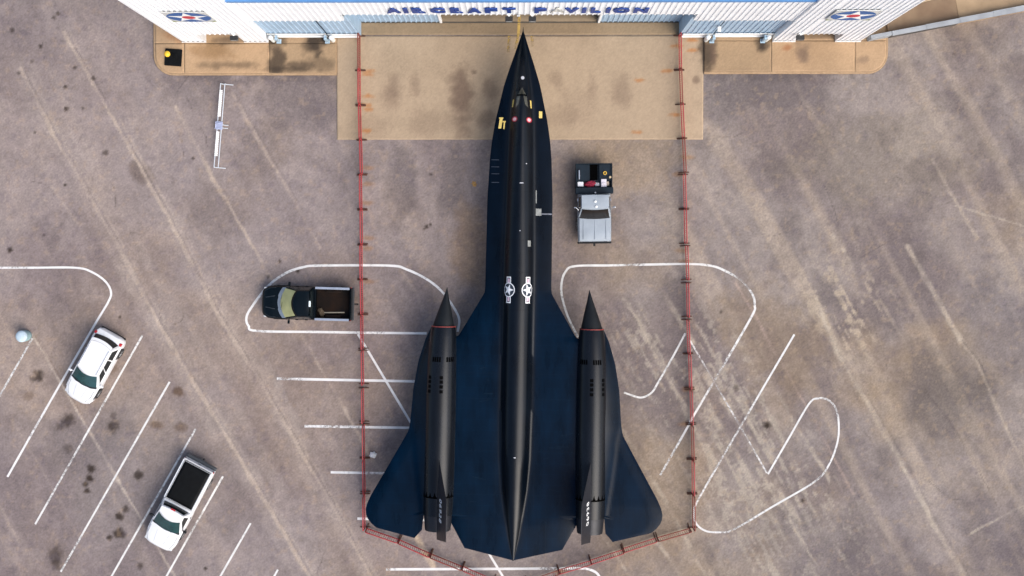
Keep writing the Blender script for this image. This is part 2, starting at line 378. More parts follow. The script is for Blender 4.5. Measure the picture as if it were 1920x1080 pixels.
# ------------------------------------------------------------------ painted lines
white_paint = paint_mat('white_line_paint', (.64, .63, .62), 0.44)
worn_paint = paint_mat('worn_white_line_paint', (.60, .58, .56), 0.62)
faded_paint = paint_mat('faded_white_line_paint', (.60, .59, .57), 0.50)
yellow_paint = paint_mat('faded_yellow_paint', (.46, .30, .08), 0.60)
def smooth_pts(pts, n=6):
    P_ = [Vector((x, y)) for x, y in pts]; out = []
    for i in range(len(P_) - 1):
        p0 = P_[max(0, i - 1)]; p1 = P_[i]; p2 = P_[i + 1]; p3 = P_[min(len(P_) - 1, i + 2)]
        for k in range(n):
            t = k / n
            out.append(.5 * ((2 * p1) + (p2 - p0) * t + (2 * p0 - 5 * p1 + 4 * p2 - p3) * t * t + (3 * p1 - p0 - 3 * p2 + p3) * t ** 3))
    out.append(P_[-1]); return out
def stripe(name, pts, m, w=0.13, z=0.004, curve=False, parent=None):
    pts = [P(x, y, z) for x, y in pts]
    p2 = smooth_pts([(p.x, p.y) for p in pts], 7) if curve else None
    if not curve:
        p2 = []
        for a, b in zip(pts[:-1], pts[1:]):
            n = max(2, int((b - a).length / .5))
            p2 += [Vector((a.x + (b.x - a.x) * k / n, a.y + (b.y - a.y) * k / n)) for k in range(n)]
        p2.append(Vector((pts[-1].x, pts[-1].y)))
    v = []; rr = random.Random(len(p2) + int(abs(p2[0].x) * 10))
    for i, p in enumerate(p2):
        t = (p2[min(i + 1, len(p2) - 1)] - p2[max(i - 1, 0)]).normalized(); nrm = Vector((-t.y, t.x))
        ww = w * (.5 + rr.uniform(-.03, .03))
        v += [(p.x + nrm.x * ww, p.y + nrm.y * ww, z), (p.x - nrm.x * ww, p.y - nrm.y * ww, z)]
    f = [(2 * i, 2 * i + 1, 2 * i + 3, 2 * i + 2) for i in range(len(p2) - 1)]
    return mesh_obj(name, v, f, m, ground if parent is None else parent)
bay = [[(267, 629), (66, 983)], [(318, 716), (114, 1072)], [(367, 804), (206, 1086)], [(418, 893), (309, 1086)], [(470, 981), (410, 1086)], [(521, 1068), (509, 1090)], [(61, 634), (-8, 755)]]
for b in bay: stripe('bay_line', b, faded_paint, .115)
stripe('island_outline', [(-20, 502), (60, 502), (142, 502), (172, 510), (197, 527), (208, 547), (203, 566), (178, 608), (128, 694), (70, 795), (14, 894)], white_paint, .125, curve=True)
stripe('island_outline', [(800, 625), (700, 624), (600, 622.5), (482, 620.5), (466, 611), (462, 596), (471, 577), (501, 538), (534, 513), (568, 501), (601, 498), (729, 498), (762, 505), (801, 524), (829, 547), (851, 577), (861, 599), (858, 622)], white_paint, .14, curve=True)
for b in [[(519, 710), (800, 715.5)], [(571, 799), (790, 802.5)], [(620, 885.5), (800, 889)], [(670, 972.5), (830, 976)]]: stripe('bay_line', b, white_paint, .15)
stripe('bay_line', [(671, 626), (767, 787), (918, 1040), (946, 1086)], white_paint, .14, z=.008)
stripe('island_outline', [(724, 1067.5), (850, 1067), (960, 1066.5), (1075, 1065.5), (1099, 1066.5), (1117, 1073), (1127, 1086)], white_paint, .15, curve=True)
stripe('island_outline', [(1084, 632), (1065, 594), (1054, 557), (1053, 531), (1060, 510), (1078, 499), (1150, 497.5), (1284, 495), (1331, 498), (1358, 507), (1390, 526), (1411, 552), (1415, 573), (1410, 592), (1360, 679), (1302, 777), (1288, 803), (1238, 891)], faded_paint, .13, curve=True)
stripe('island_outline', [(1285, 625), (1260, 672), (1233, 719), (1223, 735), (1211, 743), (1197, 745), (1170, 736)], faded_paint, .115, curve=True)
stripe('worn_line', [(1293, 637), (1375, 777), (1438, 887)], worn_paint, .10, z=.008)
stripe('island_outline', [(1489.5, 627), (1400, 780), (1313, 930), (1302, 959), (1305, 981), (1322, 995), (1346, 998), (1375, 993), (1450, 949), (1529, 902), (1556, 868), (1571, 825), (1572, 786), (1565, 762), (1551, 749), (1534, 747), (1517, 757), (1480, 820), (1440, 889)], faded_paint, .115, z=.012, curve=True)

# ------------------------------------------------------------------ concrete apron and pavements
conc = mat('tan_concrete', (.3, .22, .15), 0.88, var=0.07, scale=14.0, bump=0.2, bscale=25, spec=.25, attr='Col')
def paint_conc(px, py, base=A(182, 154, 124), seed=0, orange=0.0):
    C = np.zeros(px.shape + (3,)); C[:] = base
    m = fbm(px / 90, py / 60, 200 + seed); blend(C, sstep(.45, .75, m) * .5, tuple(c * .84 for c in base))
    m = fbm(px / 50, py / 120, 210 + seed); blend(C, sstep(.5, .8, m) * .4, tuple(c * 1.1 for c in base))
    m = fbm(px / 14, py / 14, 220 + seed); blend(C, sstep(.5, .8, m) * .25, tuple(c * .86 for c in base))
    def st(x, y, rx, ry, col, k, det=22, edge=.25):
        d = np.hypot((px - x) / rx, (py - y) / ry) + (fbm(px / det, py / det, int(x) % 97) - .5) * 1.1
        blend(C, (1 - sstep(edge, 1.05, d)) * k, col)
    g = A(118, 98, 84); dk = A(66, 56, 48)
    for s_ in [(865, 185, 30, 75, g, .7), (740, 165, 22, 40, g, .4), (780, 160, 16, 30, g, .35), (920, 165, 20, 32, g, .4), (915, 225, 26, 26, g, .45), (890, 135, 8, 6, g, .6), (728, 185, 26, 46, g, .25), (1165, 170, 26, 44, g, .35), (1110, 165, 14, 40, g, .3), (1045, 150, 18, 24, g, .3), (1305, 148, 9, 9, g, .6),
               (1080, 200, 50, 50, g, .15), (700, 240, 50, 30, g, .2), (1055, 220, 40, 30, g, .2), (800, 225, 60, 34, g, .2)]: st(*s_)
    for s_ in [(520, 105, 22, 60, dk, .75), (590, 78, 34, 32, dk, .9), (560, 124, 40, 12, dk, .6), (540, 130, 70, 8, dk, .5), (600, 118, 40, 16, dk, .4), (1326, 100, 22, 50, dk, .75), (1337, 95, 9, 46, A(120, 96, 82), .4), (1430, 82, 22, 22, dk, .9), (400, 95, 50, 22, A(140, 108, 72), .5), (430, 122, 90, 10, dk, .45), (330, 60, 30, 30, A(170, 120, 80), .4), (1505, 100, 22, 24, g, .65), (1620, 112, 16, 10, g, .4), (1475, 90, 10, 8, A(150, 90, 50), .5), (430, 76, 40, 10, dk, .45), (1530, 68, 50, 9, dk, .4), (512, 74, 12, 14, A(30, 26, 22), .8), (612, 72, 12, 8, A(30, 26, 22), .7)]: st(*s_, 14)
    ru = A(176, 112, 44)
    for (x, y) in [(690, 140), (691, 133), (690, 205), (688, 198), (686, 245), (1268, 86), (1268, 215), (1298, 75), (1300, 95), (1250, 133), (690, 180), (1200, 150), (952, 250), (1195, 248)]: st(x, y, 15, 5, ru, .55, 7)
    gb = np.array(base); C = gb * (np.maximum(C, 1e-4) / gb) ** 1.3
    C *= (1 + (_rng.random(px.shape) - .5) * .14)[..., None]
    return np.clip(C, .005, .9)
def rect_grid(x0, x1, y0, y1, step=.1):
    return np.linspace(x0, x1, max(2, int(abs(x1 - x0) / step) + 1)), np.linspace(y0, y1, max(2, int(abs(y1 - y0) / step) + 1))

apron = empty('concrete_apron'); tag(apron, 'tan concrete apron in front of the white hangar', None, None, 'structure')
a0 = P(632, 262); a1 = P(1319, 66.5); ZA = 0.03
xs, ys = rect_grid(a0.x, a1.x, a0.y, a1.y - .012)
sheet('slab', xs, ys, ZA, lambda x, y: paint_conc(x, y, A(176, 155, 130)), conc, apron, skirt=.06)
b0 = P(674, 66); b1 = P(1276, 40.5)
xs, ys = rect_grid(b0.x, b1.x, b0.y + .012, b1.y - .012)
sheet('slab', xs, ys, ZA, lambda x, y: paint_conc(x, y, A(152, 132, 106), 3), conc, apron, skirt=.06)
xs, ys = rect_grid(b0.x, b1.x, b1.y + .012, b1.y + 14, .25)
sheet('slab', xs, ys, ZA - .004, lambda x, y: paint_conc(x, y, A(142, 126, 104), 4), conc, apron, skirt=.06)
for q in [[(974, 28), (972, 66)], [(955, 67), (953, 98)], [(997, 67), (998.5, 87)], [(971, 66), (967, 92)]]:
    stripe('yellow_guide_line', q, yellow_paint, .17, z=ZA + .005, parent=apron)

def pavement(name, label, px0, px1, cuts, corner, pyb, jy):
    root = empty(name); tag(root, label, None, None, 'structure')
    ZP = .13; kerb = .16
    y_bot = P(960, pyb, ZP).y; y_j = P(960, jy, ZP).y; y_top = y_j + 2.2
    X0, X1 = P(px0, 100, ZP).x, P(px1, 100, ZP).x
    rad = 1.05
    def warp(X, Y):
        cx = (X0 + rad) if corner < 0 else (X1 - rad); cy = y_bot + rad
        dx = (X - cx) * (1 if corner > 0 else -1); dy = cy - Y
        m = (dx > 0) & (dy > 0)
        mx = np.maximum(dx, dy); L = np.hypot(dx, dy)
        s = np.where(m & (L > 0), mx / np.maximum(L, 1e-6), 1.0)
        return np.where(m, cx + (X - cx) * s, X), np.where(m, cy + (Y - cy) * s, Y)
    cx_ = [P(c, 110, ZP).x for c in cuts]
    edges = [X0] + cx_ + [X1]
    for i in range(len(edges) - 1):
        for (ya, yb) in ((y_bot, y_j - .008), (y_j + .008, y_top)):
            ex0 = edges[i] + (.008 if i else 0); ex1 = edges[i + 1] - (.008 if i < len(edges) - 2 else 0)
            xs, ys = rect_grid(ex0, ex1, ya, yb, .09)
            dark_slab = (i == len(edges) - 2 and corner < 0) or (i == 0 and corner > 0)
            base = A(166, 140, 110) if dark_slab else A(181, 151, 118)
            sheet('slab', xs, ys, ZP, lambda x, y, b=base, s=i: paint_conc(x, y, b, 5 + s), conc, root, warp=warp if ya == y_bot else None, skirt=.16)
    # kerb edge line: a shallow rounded nosing in front of the slabs
    pts = []
    off = .06
    if corner < 0:
        pts.append((X0 - off, y_top)); 
        for k in range(9):
            a = math.pi + k / 8 * math.pi / 2; pts.append((X0 + rad + (rad + off) * math.cos(a), y_bot + rad + (rad + off) * math.sin(a)))
        pts.append((X1, y_bot - off))
    else:
        pts.append((X0, y_bot - off))
        for k in range(9):
            a = -math.pi / 2 + k / 8 * math.pi / 2; pts.append((X1 - rad + (rad + off) * math.cos(a), y_bot + rad + (rad + off) * math.sin(a)))
        pts.append((X1 + off, y_top))
    mb = MB(); rings = []
    for i, p in enumerate(pts):
        a = Vector(pts[max(i - 1, 0)]); b = Vector(pts[min(i + 1, len(pts) - 1)]); t = (b - a).normalized(); n = Vector((-t.y, t.x))
        rings.append([(p[0] + n.x * o, p[1] + n.y * o, z) for o, z in ((.052, -.02), (.052, ZP - .012), (-.02, ZP - .012), (-.06, ZP - .05), (-.07, -.02))])
    mb.loft(rings)
    mb.build('kerb', mat('kerb_concrete', A(170, 142, 110), .9, var=.15, scale=5, bump=.2), root)
    return root
pavement('pavement', 'tan concrete pavement with rounded kerb under the pylon with the black square base', 291, 631, [345, 505], -1, 136.5, 80.5)
pavement('pavement', 'tan concrete pavement with rounded kerb ending at the low retaining wall', 1320.5, 1661.5, [1446, 1603], 1, 134.5, 76.5)

# ------------------------------------------------------------------ hangar
wall_white = mat('white_metal_cladding', (.80, .82, .84), .5, var=.05, scale=1.2, bump=.03)
door_blue = mat('blue_grey_metal_cladding', (.34, .47, .60), .5, var=.10, scale=1.5)
roof_blue = mat('blue_roof_metal', (.09, .24, .50), .45, var=.1, scale=1.0)
trim_white = mat('white_trim', (.80, .81, .80), .55, var=.06)
inner_dark = mat('dark_interior_cladding', (.10, .11, .12), .8)
letter_blue = mat('blue_sign_letters', (.004, .04, .22), .45, var=.1)
letter_faded = mat('faded_grey_letter', (.50, .50, .47), .6, var=.2, scale=6)
black_metal = mat('black_metal', (.012, .012, .013), .45)
glass_lens = mat('lamp_glass', (.30, .31, .30), .15)

def ribwall(mb, xa, xb, zb, zt, y, pitch=.30, depth=.045, mi=0):
    """vertical ribbed cladding in the plane Y = y, ribs towards -Y; zb may be a function of x"""
    zf = zb if callable(zb) else (lambda x: zb)
    xs = []; x = xa
    while x < xb - 1e-6:
        for o, d in ((0, 0), (pitch * .60, 0), (pitch * .68, depth), (pitch * .90, depth), (pitch * .98, 0)):
            if x + o < xb: xs.append((x + o, d))
        x += pitch
    xs.append((xb, 0))
    for (x0, d0), (x1, d1) in zip(xs[:-1], xs[1:]):
        q0, q1 = zf(x0 + 1e-4), zf(x1 - 1e-4)
        mb.add([(x0, y - d0, q0), (x1, y - d1, q1), (x1, y - d1, zt), (x0, y - d0, zt)], [(0, 1, 2, 3)], mi)

hangar = empty('aircraft_hangar', (0.3, 13.0, 0))
tag(hangar, 'white ribbed metal hangar with blue roof edge and blue lettering over its doors', 'building')
hx, hy = 0.3, 13.0
def loc(v): return (v[0] - hx, v[1] - hy, v[2])
def hbuild(mb, name, m, parent=None, sm=False):
    mb.v = [loc(v) for v in mb.v]
    return mb.build(name, m, hangar if parent is None else parent, sm)

YF = P(960, 78).y                         # front of the pylons
YH = YF + .14                             # header wall
YD = P(960, 66.5).y                       # outer doors
YI = P(960, 41).y                         # inner door leaves
XL0, XL1 = P(343, 80).x, P(505, 80).x     # left pylon
XR0, XR1 = P(1447, 77).x, P(1612, 77).x   # right pylon
ZH = PY(960, 27, YH).z; ZHo = PY(560, 39, YH).z; ZT = PY(960, 3.2, YH).z
xm0 = PY(639, 30, YH).x; xm1 = PY(1306, 30, YH).x
mb = MB()
ribwall(mb, XL1, xm0, ZHo, ZT, YH); ribwall(mb, xm0, xm1, ZH, ZT, YH); ribwall(mb, xm1, XR0, ZHo, ZT, YH)
mb.box(XL1, xm0 - .01, YH + .02, YH + .16, ZHo + .01, ZT - .01); mb.box(xm0, xm1, YH + .02, YH + .16, ZH + .01, ZT - .01); mb.box(xm1 + .01, XR0, YH + .02, YH + .16, ZHo + .01, ZT - .01)
hbuild(mb, 'header_wall', wall_white)
# roof: low gable towards the back with blue eaves edge
mb = MB()
zr = ZT + .02
mb.box(XL1 - .05, XR0 + .05, YH - .05, YH + .35, zr, zr + .30)
hbuild(mb, 'roof_edge', roof_blue)
mb = MB(); x = XL1
def roofz(y): return zr + .25 + (y - YH) * .12
rp = []
while x < XR0:
    rp += [(x, 0), (x + .30, 0), (x + .33, .05), (x + .37, .05), (x + .40, 0)]; x += .42
for (x0, d0), (x1, d1) in zip(rp[:-1], rp[1:]):
    mb.add([(x0, YH + .34, roofz(YH + .34) + d0), (x1, YH + .34, roofz(YH + .34) + d1), (x1, YH + 26, roofz(YH + 26) + d1), (x0, YH + 26, roofz(YH + 26) + d0)], [(0, 1, 2, 3)])
hbuild(mb, 'roof', roof_blue)
mb = MB()
mb.box(XL1 - 2.4, XL1 - 2.2, YF + 2.7, YH + 26, 0, ZT); mb.box(XR0 + 2.2, XR0 + 2.4, YF + 2.7, YH + 26, 0, ZT); mb.box(XL1 - 2.2, XR0 + 2.2, YH + 25.8, YH + 26, 0, ZT + 2.8)
hbuild(mb, 'outer_wall', wall_white)
# soffit that closes the space between header and door tracks
mb = MB(); mb.box(XL1 + .02, xm0 - .06, YH + .17, YD + .9, ZHo + .25, ZHo + .33); mb.box(xm1 + .06, XR0 - .02, YH + .17, YD + .9, ZHo + .25, ZHo + .33); mb.box(xm0, xm1, YH + .17, YI + .6, ZH + .25, ZH + .33)
hbuild(mb, 'soffit', inner_dark)

# doors
xo0 = P(674.5, 66).x; xo1 = P(1276, 66).x; xi0 = P(827, 40).x; xi1 = P(1122.5, 40).x
xs0 = P(617, 66).x; xs1 = P(1334, 66).x
def leaf(xa, xb, y, zt, base=True, endpost=0):
    mb = MB(); z0 = .10
    ribwall(mb, xa, xb, z0, zt, y); mb.box(xa, xb, y + .015, y + .10, z0, zt)
    d = hbuild(mb, 'sliding_door', door_blue)
    if base:
        b = MB(); b.box(xa + .02, xb - .02, y - .10, y - .05, .14, .95, bev=.015); b.box(xa + .02, xb - .02, y - .14, y - .05, .135, .30, bev=.015); hbuild(b, 'base_panel', trim_white, d)
    if endpost:
        b = MB(); xe = xb if endpost > 0 else xa; b.box(xe - .07, xe + .07, y - .09, y + .12, .06, zt - .02, bev=.015); hbuild(b, 'edge_post', trim_white, d)
    else:
        b = MB(); b.box(xa + .01, xb - .01, y - .05, y - .046 + .03, zt - .3, zt - .1); hbuild(b, 'guide_rail', black_metal, d)
    return d
leaf(XL1 + .03, xs0 - .03, YD, ZHo + .22); leaf(xs0 + .03, xo0, YD - .02, ZHo + .8)
leaf(xo1, xs1 - .03, YD - .02, ZHo + .8); leaf(xs1 + .03, XR0 - .03, YD, ZHo + .22)
leaf(xo0 + .12, xi0, YI, ZH + .24, False, 1); leaf(xi1, xo1 - .12, YI, ZH + .24, False, -1)
# jog walls between outer and inner door lines
for xa, xb in ((xo0 + .002, xo0 + .10), (xo1 - .10, xo1 - .002)):
    mb = MB(); mb.box(xa, xb, YD - .02, YI + .1, .06, ZH + .24); hbuild(mb, 'jog_wall', door_blue)
for x in (xs0, xs1):
    mb = MB(); mb.box(x - .028, x + .028, YD - .06, YD - .03, .14, ZHo + .2); hbuild(mb, 'door_joint', mat('dark_blue_joint', (.02, .04, .07), .6))
mb = MB(); mb.box(xo0 + .12, xo1 - .12, YI - .06, YI - .02, ZA + .001, ZA + .012)
hbuild(mb, 'floor_track', mat('dark_steel_track', (.06, .06, .055), .6))

# pylons
def pylon(xa, xb, xd0, xd1, right):
    mb = MB(); ZP = 13.2; za = 2.35; xc = (xd0 + xd1) / 2; hw = (xd1 - xd0) / 2
    def zb(x):
        if xd0 < x < xd1:
            t = (x - xc) / hw; return za - .22 * t * t
        return .13
    xs_ = [xa, xd0, xd1, xb]
    for p, q in zip(xs_[:-1], xs_[1:]): ribwall(mb, p, q, zb, ZP, YF, .29)
    mb.box(xa, xd0, YF + .012, YF + .5, .13, ZP); mb.box(xd1, xb, YF + .012, YF + .5, .13, ZP); mb.box(xd0, xd1, YF + .012, YF + .5, za + .02, ZP)
    n = 10
    mb.grid(n, 1, lambda u, v: (xd0 + (xd1 - xd0) * u, YF + v * .5, zb(xd0 + 1e-3 + (xd1 - xd0 - 2e-3) * u)))
    mb.box(xa, xa + .15, YF + .5, YF + 2.7, .13, ZP); mb.box(xb - .15, xb, YF + .5, YF + 2.7, .13, ZP); mb.box(xa + .15, xb - .15, YF + 2.5, YF + 2.7, .13, ZP); mb.box(xa - .04, xb + .04, YF - .08, YF + 2.74, ZP + .002, ZP + .14)
    py_ = hbuild(mb, 'pylon', wall_white)
    for p, q in ((xa, xd0), (xd1, xb)):
        bb = MB(); bb.box(p, q, YF - .07, YF - .047, .134, .27); hbuild(bb, 'skirting', trim_white, py_)
    return py_
dl0, dl1 = P(388, 80).x, P(459, 80).x
dr0, dr1 = P(1490, 77).x, P(1564, 77).x
pl = pylon(XL0, XL1, dl0, dl1, False); pr = pylon(XR0, XR1, dr0, dr1, True)

# roundel boards on the pylons: blue disc, white star, red centre
sg_board = mat('pale_grey_sign_board', (.50, .51, .50), .6, var=.1); sg_blue = mat('roundel_blue', (.025, .10, .30), .5); sg_white = mat('roundel_white', (.82, .83, .82), .5, var=.04); sg_red = mat('roundel_red', (.50, .03, .05), .5); sg_green = mat('faded_olive_corner', (.22, .26, .08), .7)
def roundel(cx, cz, s, parent):
    mb = MB(); y = YF - .06
    mb.box(cx - s, cx + s, y - .05, y, cz - s, cz + s, 0, .01)
    def poly(pts, yy, mi):
        mb.add([(cx + px_, yy, cz + pz) for px_, pz in pts], [tuple(range(len(pts)))], mi)
    poly([(s * .97 * math.cos(a * math.pi / 24), s * .97 * math.sin(a * math.pi / 24)) for a in range(48)], y - .056, 1)
    st = []
    for k in range(10):
        r_ = s * .96 if k % 2 == 0 else s * .96 * .382; a = math.pi / 2 + k * math.pi / 5; st.append((r_ * math.cos(a), r_ * math.sin(a)))
    o = [(0, 0)] + st
    mb.add([(cx + a, y - .061, cz + b) for a, b in o], [(0, i, i % 10 + 1) for i in range(1, 11)], 2)
    poly([(s * .30 * math.cos(a * math.pi / 16), s * .30 * math.sin(a * math.pi / 16)) for a in range(32)], y - .066, 3)
    for sx in (-1, 1): poly([(sx * s * .98, -s * .98), (sx * s * .72, -s * .98), (sx * s * .98, -s * .74)], y - .0555, 4)
    return hbuild(mb, 'insignia_board', [sg_board, sg_blue, sg_white, sg_red, sg_green], parent)
c = PY(354, 28.5, YF); roundel(c.x, c.z, 1.18, pl)
c = PY(1600, 25.5, YF); roundel(c.x, c.z, 1.18, pr)

# lettering
dg = bpy.context.evaluated_depsgraph_get()
def letter(ch, pxa, pxb, m, bold=.035):
    cu = bpy.data.curves.new('letter_curve', 'FONT'); cu.body = ch; cu.extrude = .03; cu.offset = bold
    o = bpy.data.objects.new('letter_tmp', cu); COL.objects.link(o)
    dgl = bpy.context.evaluated_depsgraph_get(); me = bpy.data.meshes.new_from_object(o.evaluated_get(dgl))
    COL.objects.unlink(o); bpy.data.objects.remove(o)
    co = np.array([v.co[:] for v in me.vertices]); mn, mxx = co.min(0), co.max(0)
    z0, z1 = PY(960, 21, YH).z, PY(960, 12.6, YH).z
    zc = (z0 + z1) / 2
    sc = F / (H - zc)
    xa = (pxa - NAD[0]) / sc; xb = (pxb - NAD[0]) / sc
    hh = z1 - z0
    w = max(xb - xa, .16)
    for i, v in enumerate(me.vertices):
        u = (co[i] - mn) / np.maximum(mxx - mn, 1e-6)
        v.co = (xa + u[0] * w - hx, YH - .05 - .06 * u[2] - hy, z0 + u[1] * hh)
    me.materials.clear(); me.materials.append(m)
    o = bpy.data.objects.new('letter', me); link(o, hangar)
    bm = bmesh.new(); bm.from_mesh(me); bmesh.ops.recalc_face_normals(bm, faces=bm.faces); bm.to_mesh(me); bm.free()
    return o
s7 = lambda x: 700 + x / 6.857
s8 = lambda x: 960 + x / 6.857
for ch, a, b in [('A', 172, 355), ('I', 392, 452), ('R', 500, 672), ('C', 735, 930), ('R', 990, 1155), ('A', 1208, 1388), ('F', 1435, 1598), ('T', 1658, 1832)]: letter(ch, s7(a), s7(b), letter_blue, .055)
for ch, a, b in [('P', 285, 445), ('V', 668, 850), ('I', 892, 948), ('L', 1005, 1138), ('I', 1200, 1256), ('O', 1292, 1502), ('N', 1555, 1742)]: letter(ch, s8(a), s8(b), letter_blue, .055)
letter('A', s8(490), s8(672), letter_faded, .0)

# lamps, junction box
def flood(pxc, y, z, label, k=1.0):
    x = (pxc - NAD[0]) * (H - z) / F
    r_ = empty('floodlight', (x, y, z)); tag(r_, label, 'lamp', 'black floodlights on the hangar front')
    b = MB(); b.box(-.20 * k, .20 * k, -.34, -.06, -.16, .06, bev=.03); b.build('housing', black_metal, r_)
    b = MB(); b.box(-.16 * k, .16 * k, -.345, -.34, -.13, .03); b.build('lens', glass_lens, r_)
    b = MB(); b.box(-.05, .05, -.08, .04, .03, .10); b.box(-.12, .12, -.02, .03, .02, .22); b.build('bracket', trim_white, r_)
flood(954.5, YH - .06, ZH + .12, 'black floodlight under the last letter of the first sign word')
flood(998, YH - .06, ZH + .12, 'black floodlight under the first letter of the second sign word')
flood(441, YF - .06, 2.55, 'black floodlight over the doorway of the pylon behind the black square base', 1.15)
flood(1497, YF - .06, 2.55, 'black floodlight over the doorway of the pylon beside the retaining wall', 1.15)
jb = MB(); jb.box(-.09, .09, -.10, 0, -.07, .09, bev=.02); jb.tube((0, -.05, .09), (0, -.05, .5), .018)
o = jb.build('junction_box', mat('grey_plastic', (.45, .46, .46), .5)); o.location = ((972 - NAD[0]) * (H - ZH) / F, YH - .05, ZH + .16)
tag(o, 'small grey junction box between the two floodlights on the sign wall', 'junction box')
r_ = empty('security_camera', (P(1334, 50).x - .1, YD - .07, 3.1)); tag(r_, 'small white security camera on the blue door wall', 'camera')
b = MB(); b.box(-.10, .10, -.34, -.04, -.02, .14, bev=.03); b.build('housing', trim_white, r_)
b = MB(); b.lathe([(.065, 0), (.075, -.02), (.05, -.03)], (0, -.34, .05), 'Y', 14); b.build('lens', black_metal, r_)
b = MB(); b.tube((0, -.1, 0), (0, .06, -.12), .025); b.build('bracket', trim_white, r_)

# bollards and door stop posts in front of the outer doors
def bollard(px, label):
    p = P(px, 67.5, .13); p.y = YD - .30
    r_ = empty('bollard', (p.x, p.y, .13)); tag(r_, label, 'bollard', 'white bollards at the hangar doors')
    b = MB(); b.lathe([(.13, 0), (.13, .80)], (0, 0, 0), seg=20); o = b.build('post', mat('aged_white_paint', (.66, .67, .63), .55, var=.15), r_); shade(o)
    b = MB(); b.lathe([(.135, .80), (.135, .88), (.10, .95), (.05, .985), (.001, .99)], (0, 0, 0), seg=20); o = b.build('cap', trim_white, r_); shade(o, 60)
bollard(513, 'white bollard in the corner by the pylon behind the black square base'); bollard(625, 'white bollard by the door joint on the ladder frame side of the hangar')
bollard(1323.5, 'white bollard under the small white security camera'); bollard(1436, 'white bollard in the corner by the pylon beside the retaining wall')
def stop_post(px, label, s):
    p = P(px, 68, .13)
    r_ = empty('door_stop', (p.x, YD - .36, .13)); tag(r_, label, 'door stop', 'blue grey door stops')
    m = mat('blue_grey_steel', (.33, .45, .54), .5)
    b = MB(); b.box(-.08, .08, -.07, .07, 0, .9, bev=.015); b.build('post', m, r_)
    b = MB(); b.box(-.14, .14, -.13, .13, 0, .025); b.build('foot_plate', m, r_)
    b = MB(); b.box(-.06, .06, .07, .20, .70, .84); b.build('arm', m, r_)
stop_post(523, 'blue grey door stop post by the pylon behind the black square base', 1); stop_post(614, 'blue grey door stop post by the door joint on the ladder frame side', -1)
stop_post(1334.5, 'blue grey door stop post at the door joint below the security camera', 1); stop_post(1430, 'blue grey door stop post by the pylon beside the retaining wall', -1)

# ------------------------------------------------------------------ retaining wall and terrace on the right
w0, w1 = P(1664, 72), P(1985, 10)
wd = (w1 - w0).normalized(); wnv = Vector((-wd.y, wd.x, 0)); wlen = (w1 - w0).length + 8
rw = empty('retaining_wall', (w0.x, w0.y, 0), math.atan2(wd.y, wd.x)); tag(rw, 'low concrete retaining wall with grey cap running away from the hangar', 'wall')
stain_conc = mat('rust_stained_concrete', (.36, .25, .15), .9, col2=(.17, .115, .08), scale=1.3, bump=.3)
dark_conc = mat('shaded_wall_concrete', (.11, .09, .075), .9, col2=(.03, .028, .027), scale=1.0, bump=.3)  # shade at the hangar end of the wall, painted in as dark concrete
cap_grey = mat('grey_cap_concrete', (.27, .285, .30), .85, var=.14, scale=1.6, bump=.15)
n = 9; L = wlen / n
for i in range(n):
    h0 = .95 - .07 * i; h1 = h0 - .07
    def wedge(xa, xb, ya, yb, za, z0, z1): return [[(xa, ya, za if za is not None else z0 - .10), (xa, yb, za if za is not None else z0 - .10), (xa, yb, z0), (xa, ya, z0)], [(xb, ya, za if za is not None else z1 - .10), (xb, yb, za if za is not None else z1 - .10), (xb, yb, z1), (xb, ya, z1)]]
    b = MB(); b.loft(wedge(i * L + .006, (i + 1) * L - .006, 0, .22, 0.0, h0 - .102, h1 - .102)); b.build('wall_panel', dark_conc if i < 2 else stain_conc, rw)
    b = MB(); b.loft(wedge(i * L + .005, (i + 1) * L - .005, -.02, .25 + .02 * i, None, h0, h1)); b.build('cap', cap_grey, rw)
b = MB(); b.box(-1.25, -.01, .02, .26, .131, .93, bev=.02); b.build('end_block', cap_grey, rw)
ter = empty('terrace', (w0.x, w0.y, 0), math.atan2(wd.y, wd.x)); tag(ter, 'raised tan concrete terrace behind the low wall', None, None, 'structure')
soil = mat('brown_damp_concrete', (.16, .10, .06), .95, col2=(.26, .18, .11), scale=.7, bump=.3)
tanc = mat('tan_terrace_concrete', (.40, .30, .19), .9, var=.12, scale=.8, bump=.2)
def slab_poly(name, pts, z0, z1, m, parent):
    b = MB(); b.loft([[(x, y, z0) for x, y in pts], [(x, y, z1) for x, y in pts]]); return b.build(name, m, parent)
slab_poly('slab', [(.02, .23), (4.2, .23), (4.2, 1.72), (.02, 1.45)], 0, .34, soil, ter)
slab_poly('slab', [(4.215, .23), (9, .23), (9, 2.05), (4.215, 1.72)], 0, .34, mat('tan_brown_concrete', (.30, .21, .125), .95, var=.25, scale=.9, bump=.25), ter)
slab_poly('slab', [(9.015, .23), (wlen, .23), (wlen, 2.9), (9.015, 2.05)], 0, .34, mat('tan_brown_concrete', (.3, .2, .1)), ter)
for i in range(5):
    xa = .02 + i * 4.0; xb = xa + 3.985
    ya = 1.47 + max(0, xa - 0) * .066; yb = 1.47 + xb * .066
    slab_poly('slab', [(xa, ya), (xb, yb), (xb, 9), (xa, 9)], 0, .352, tanc, ter)

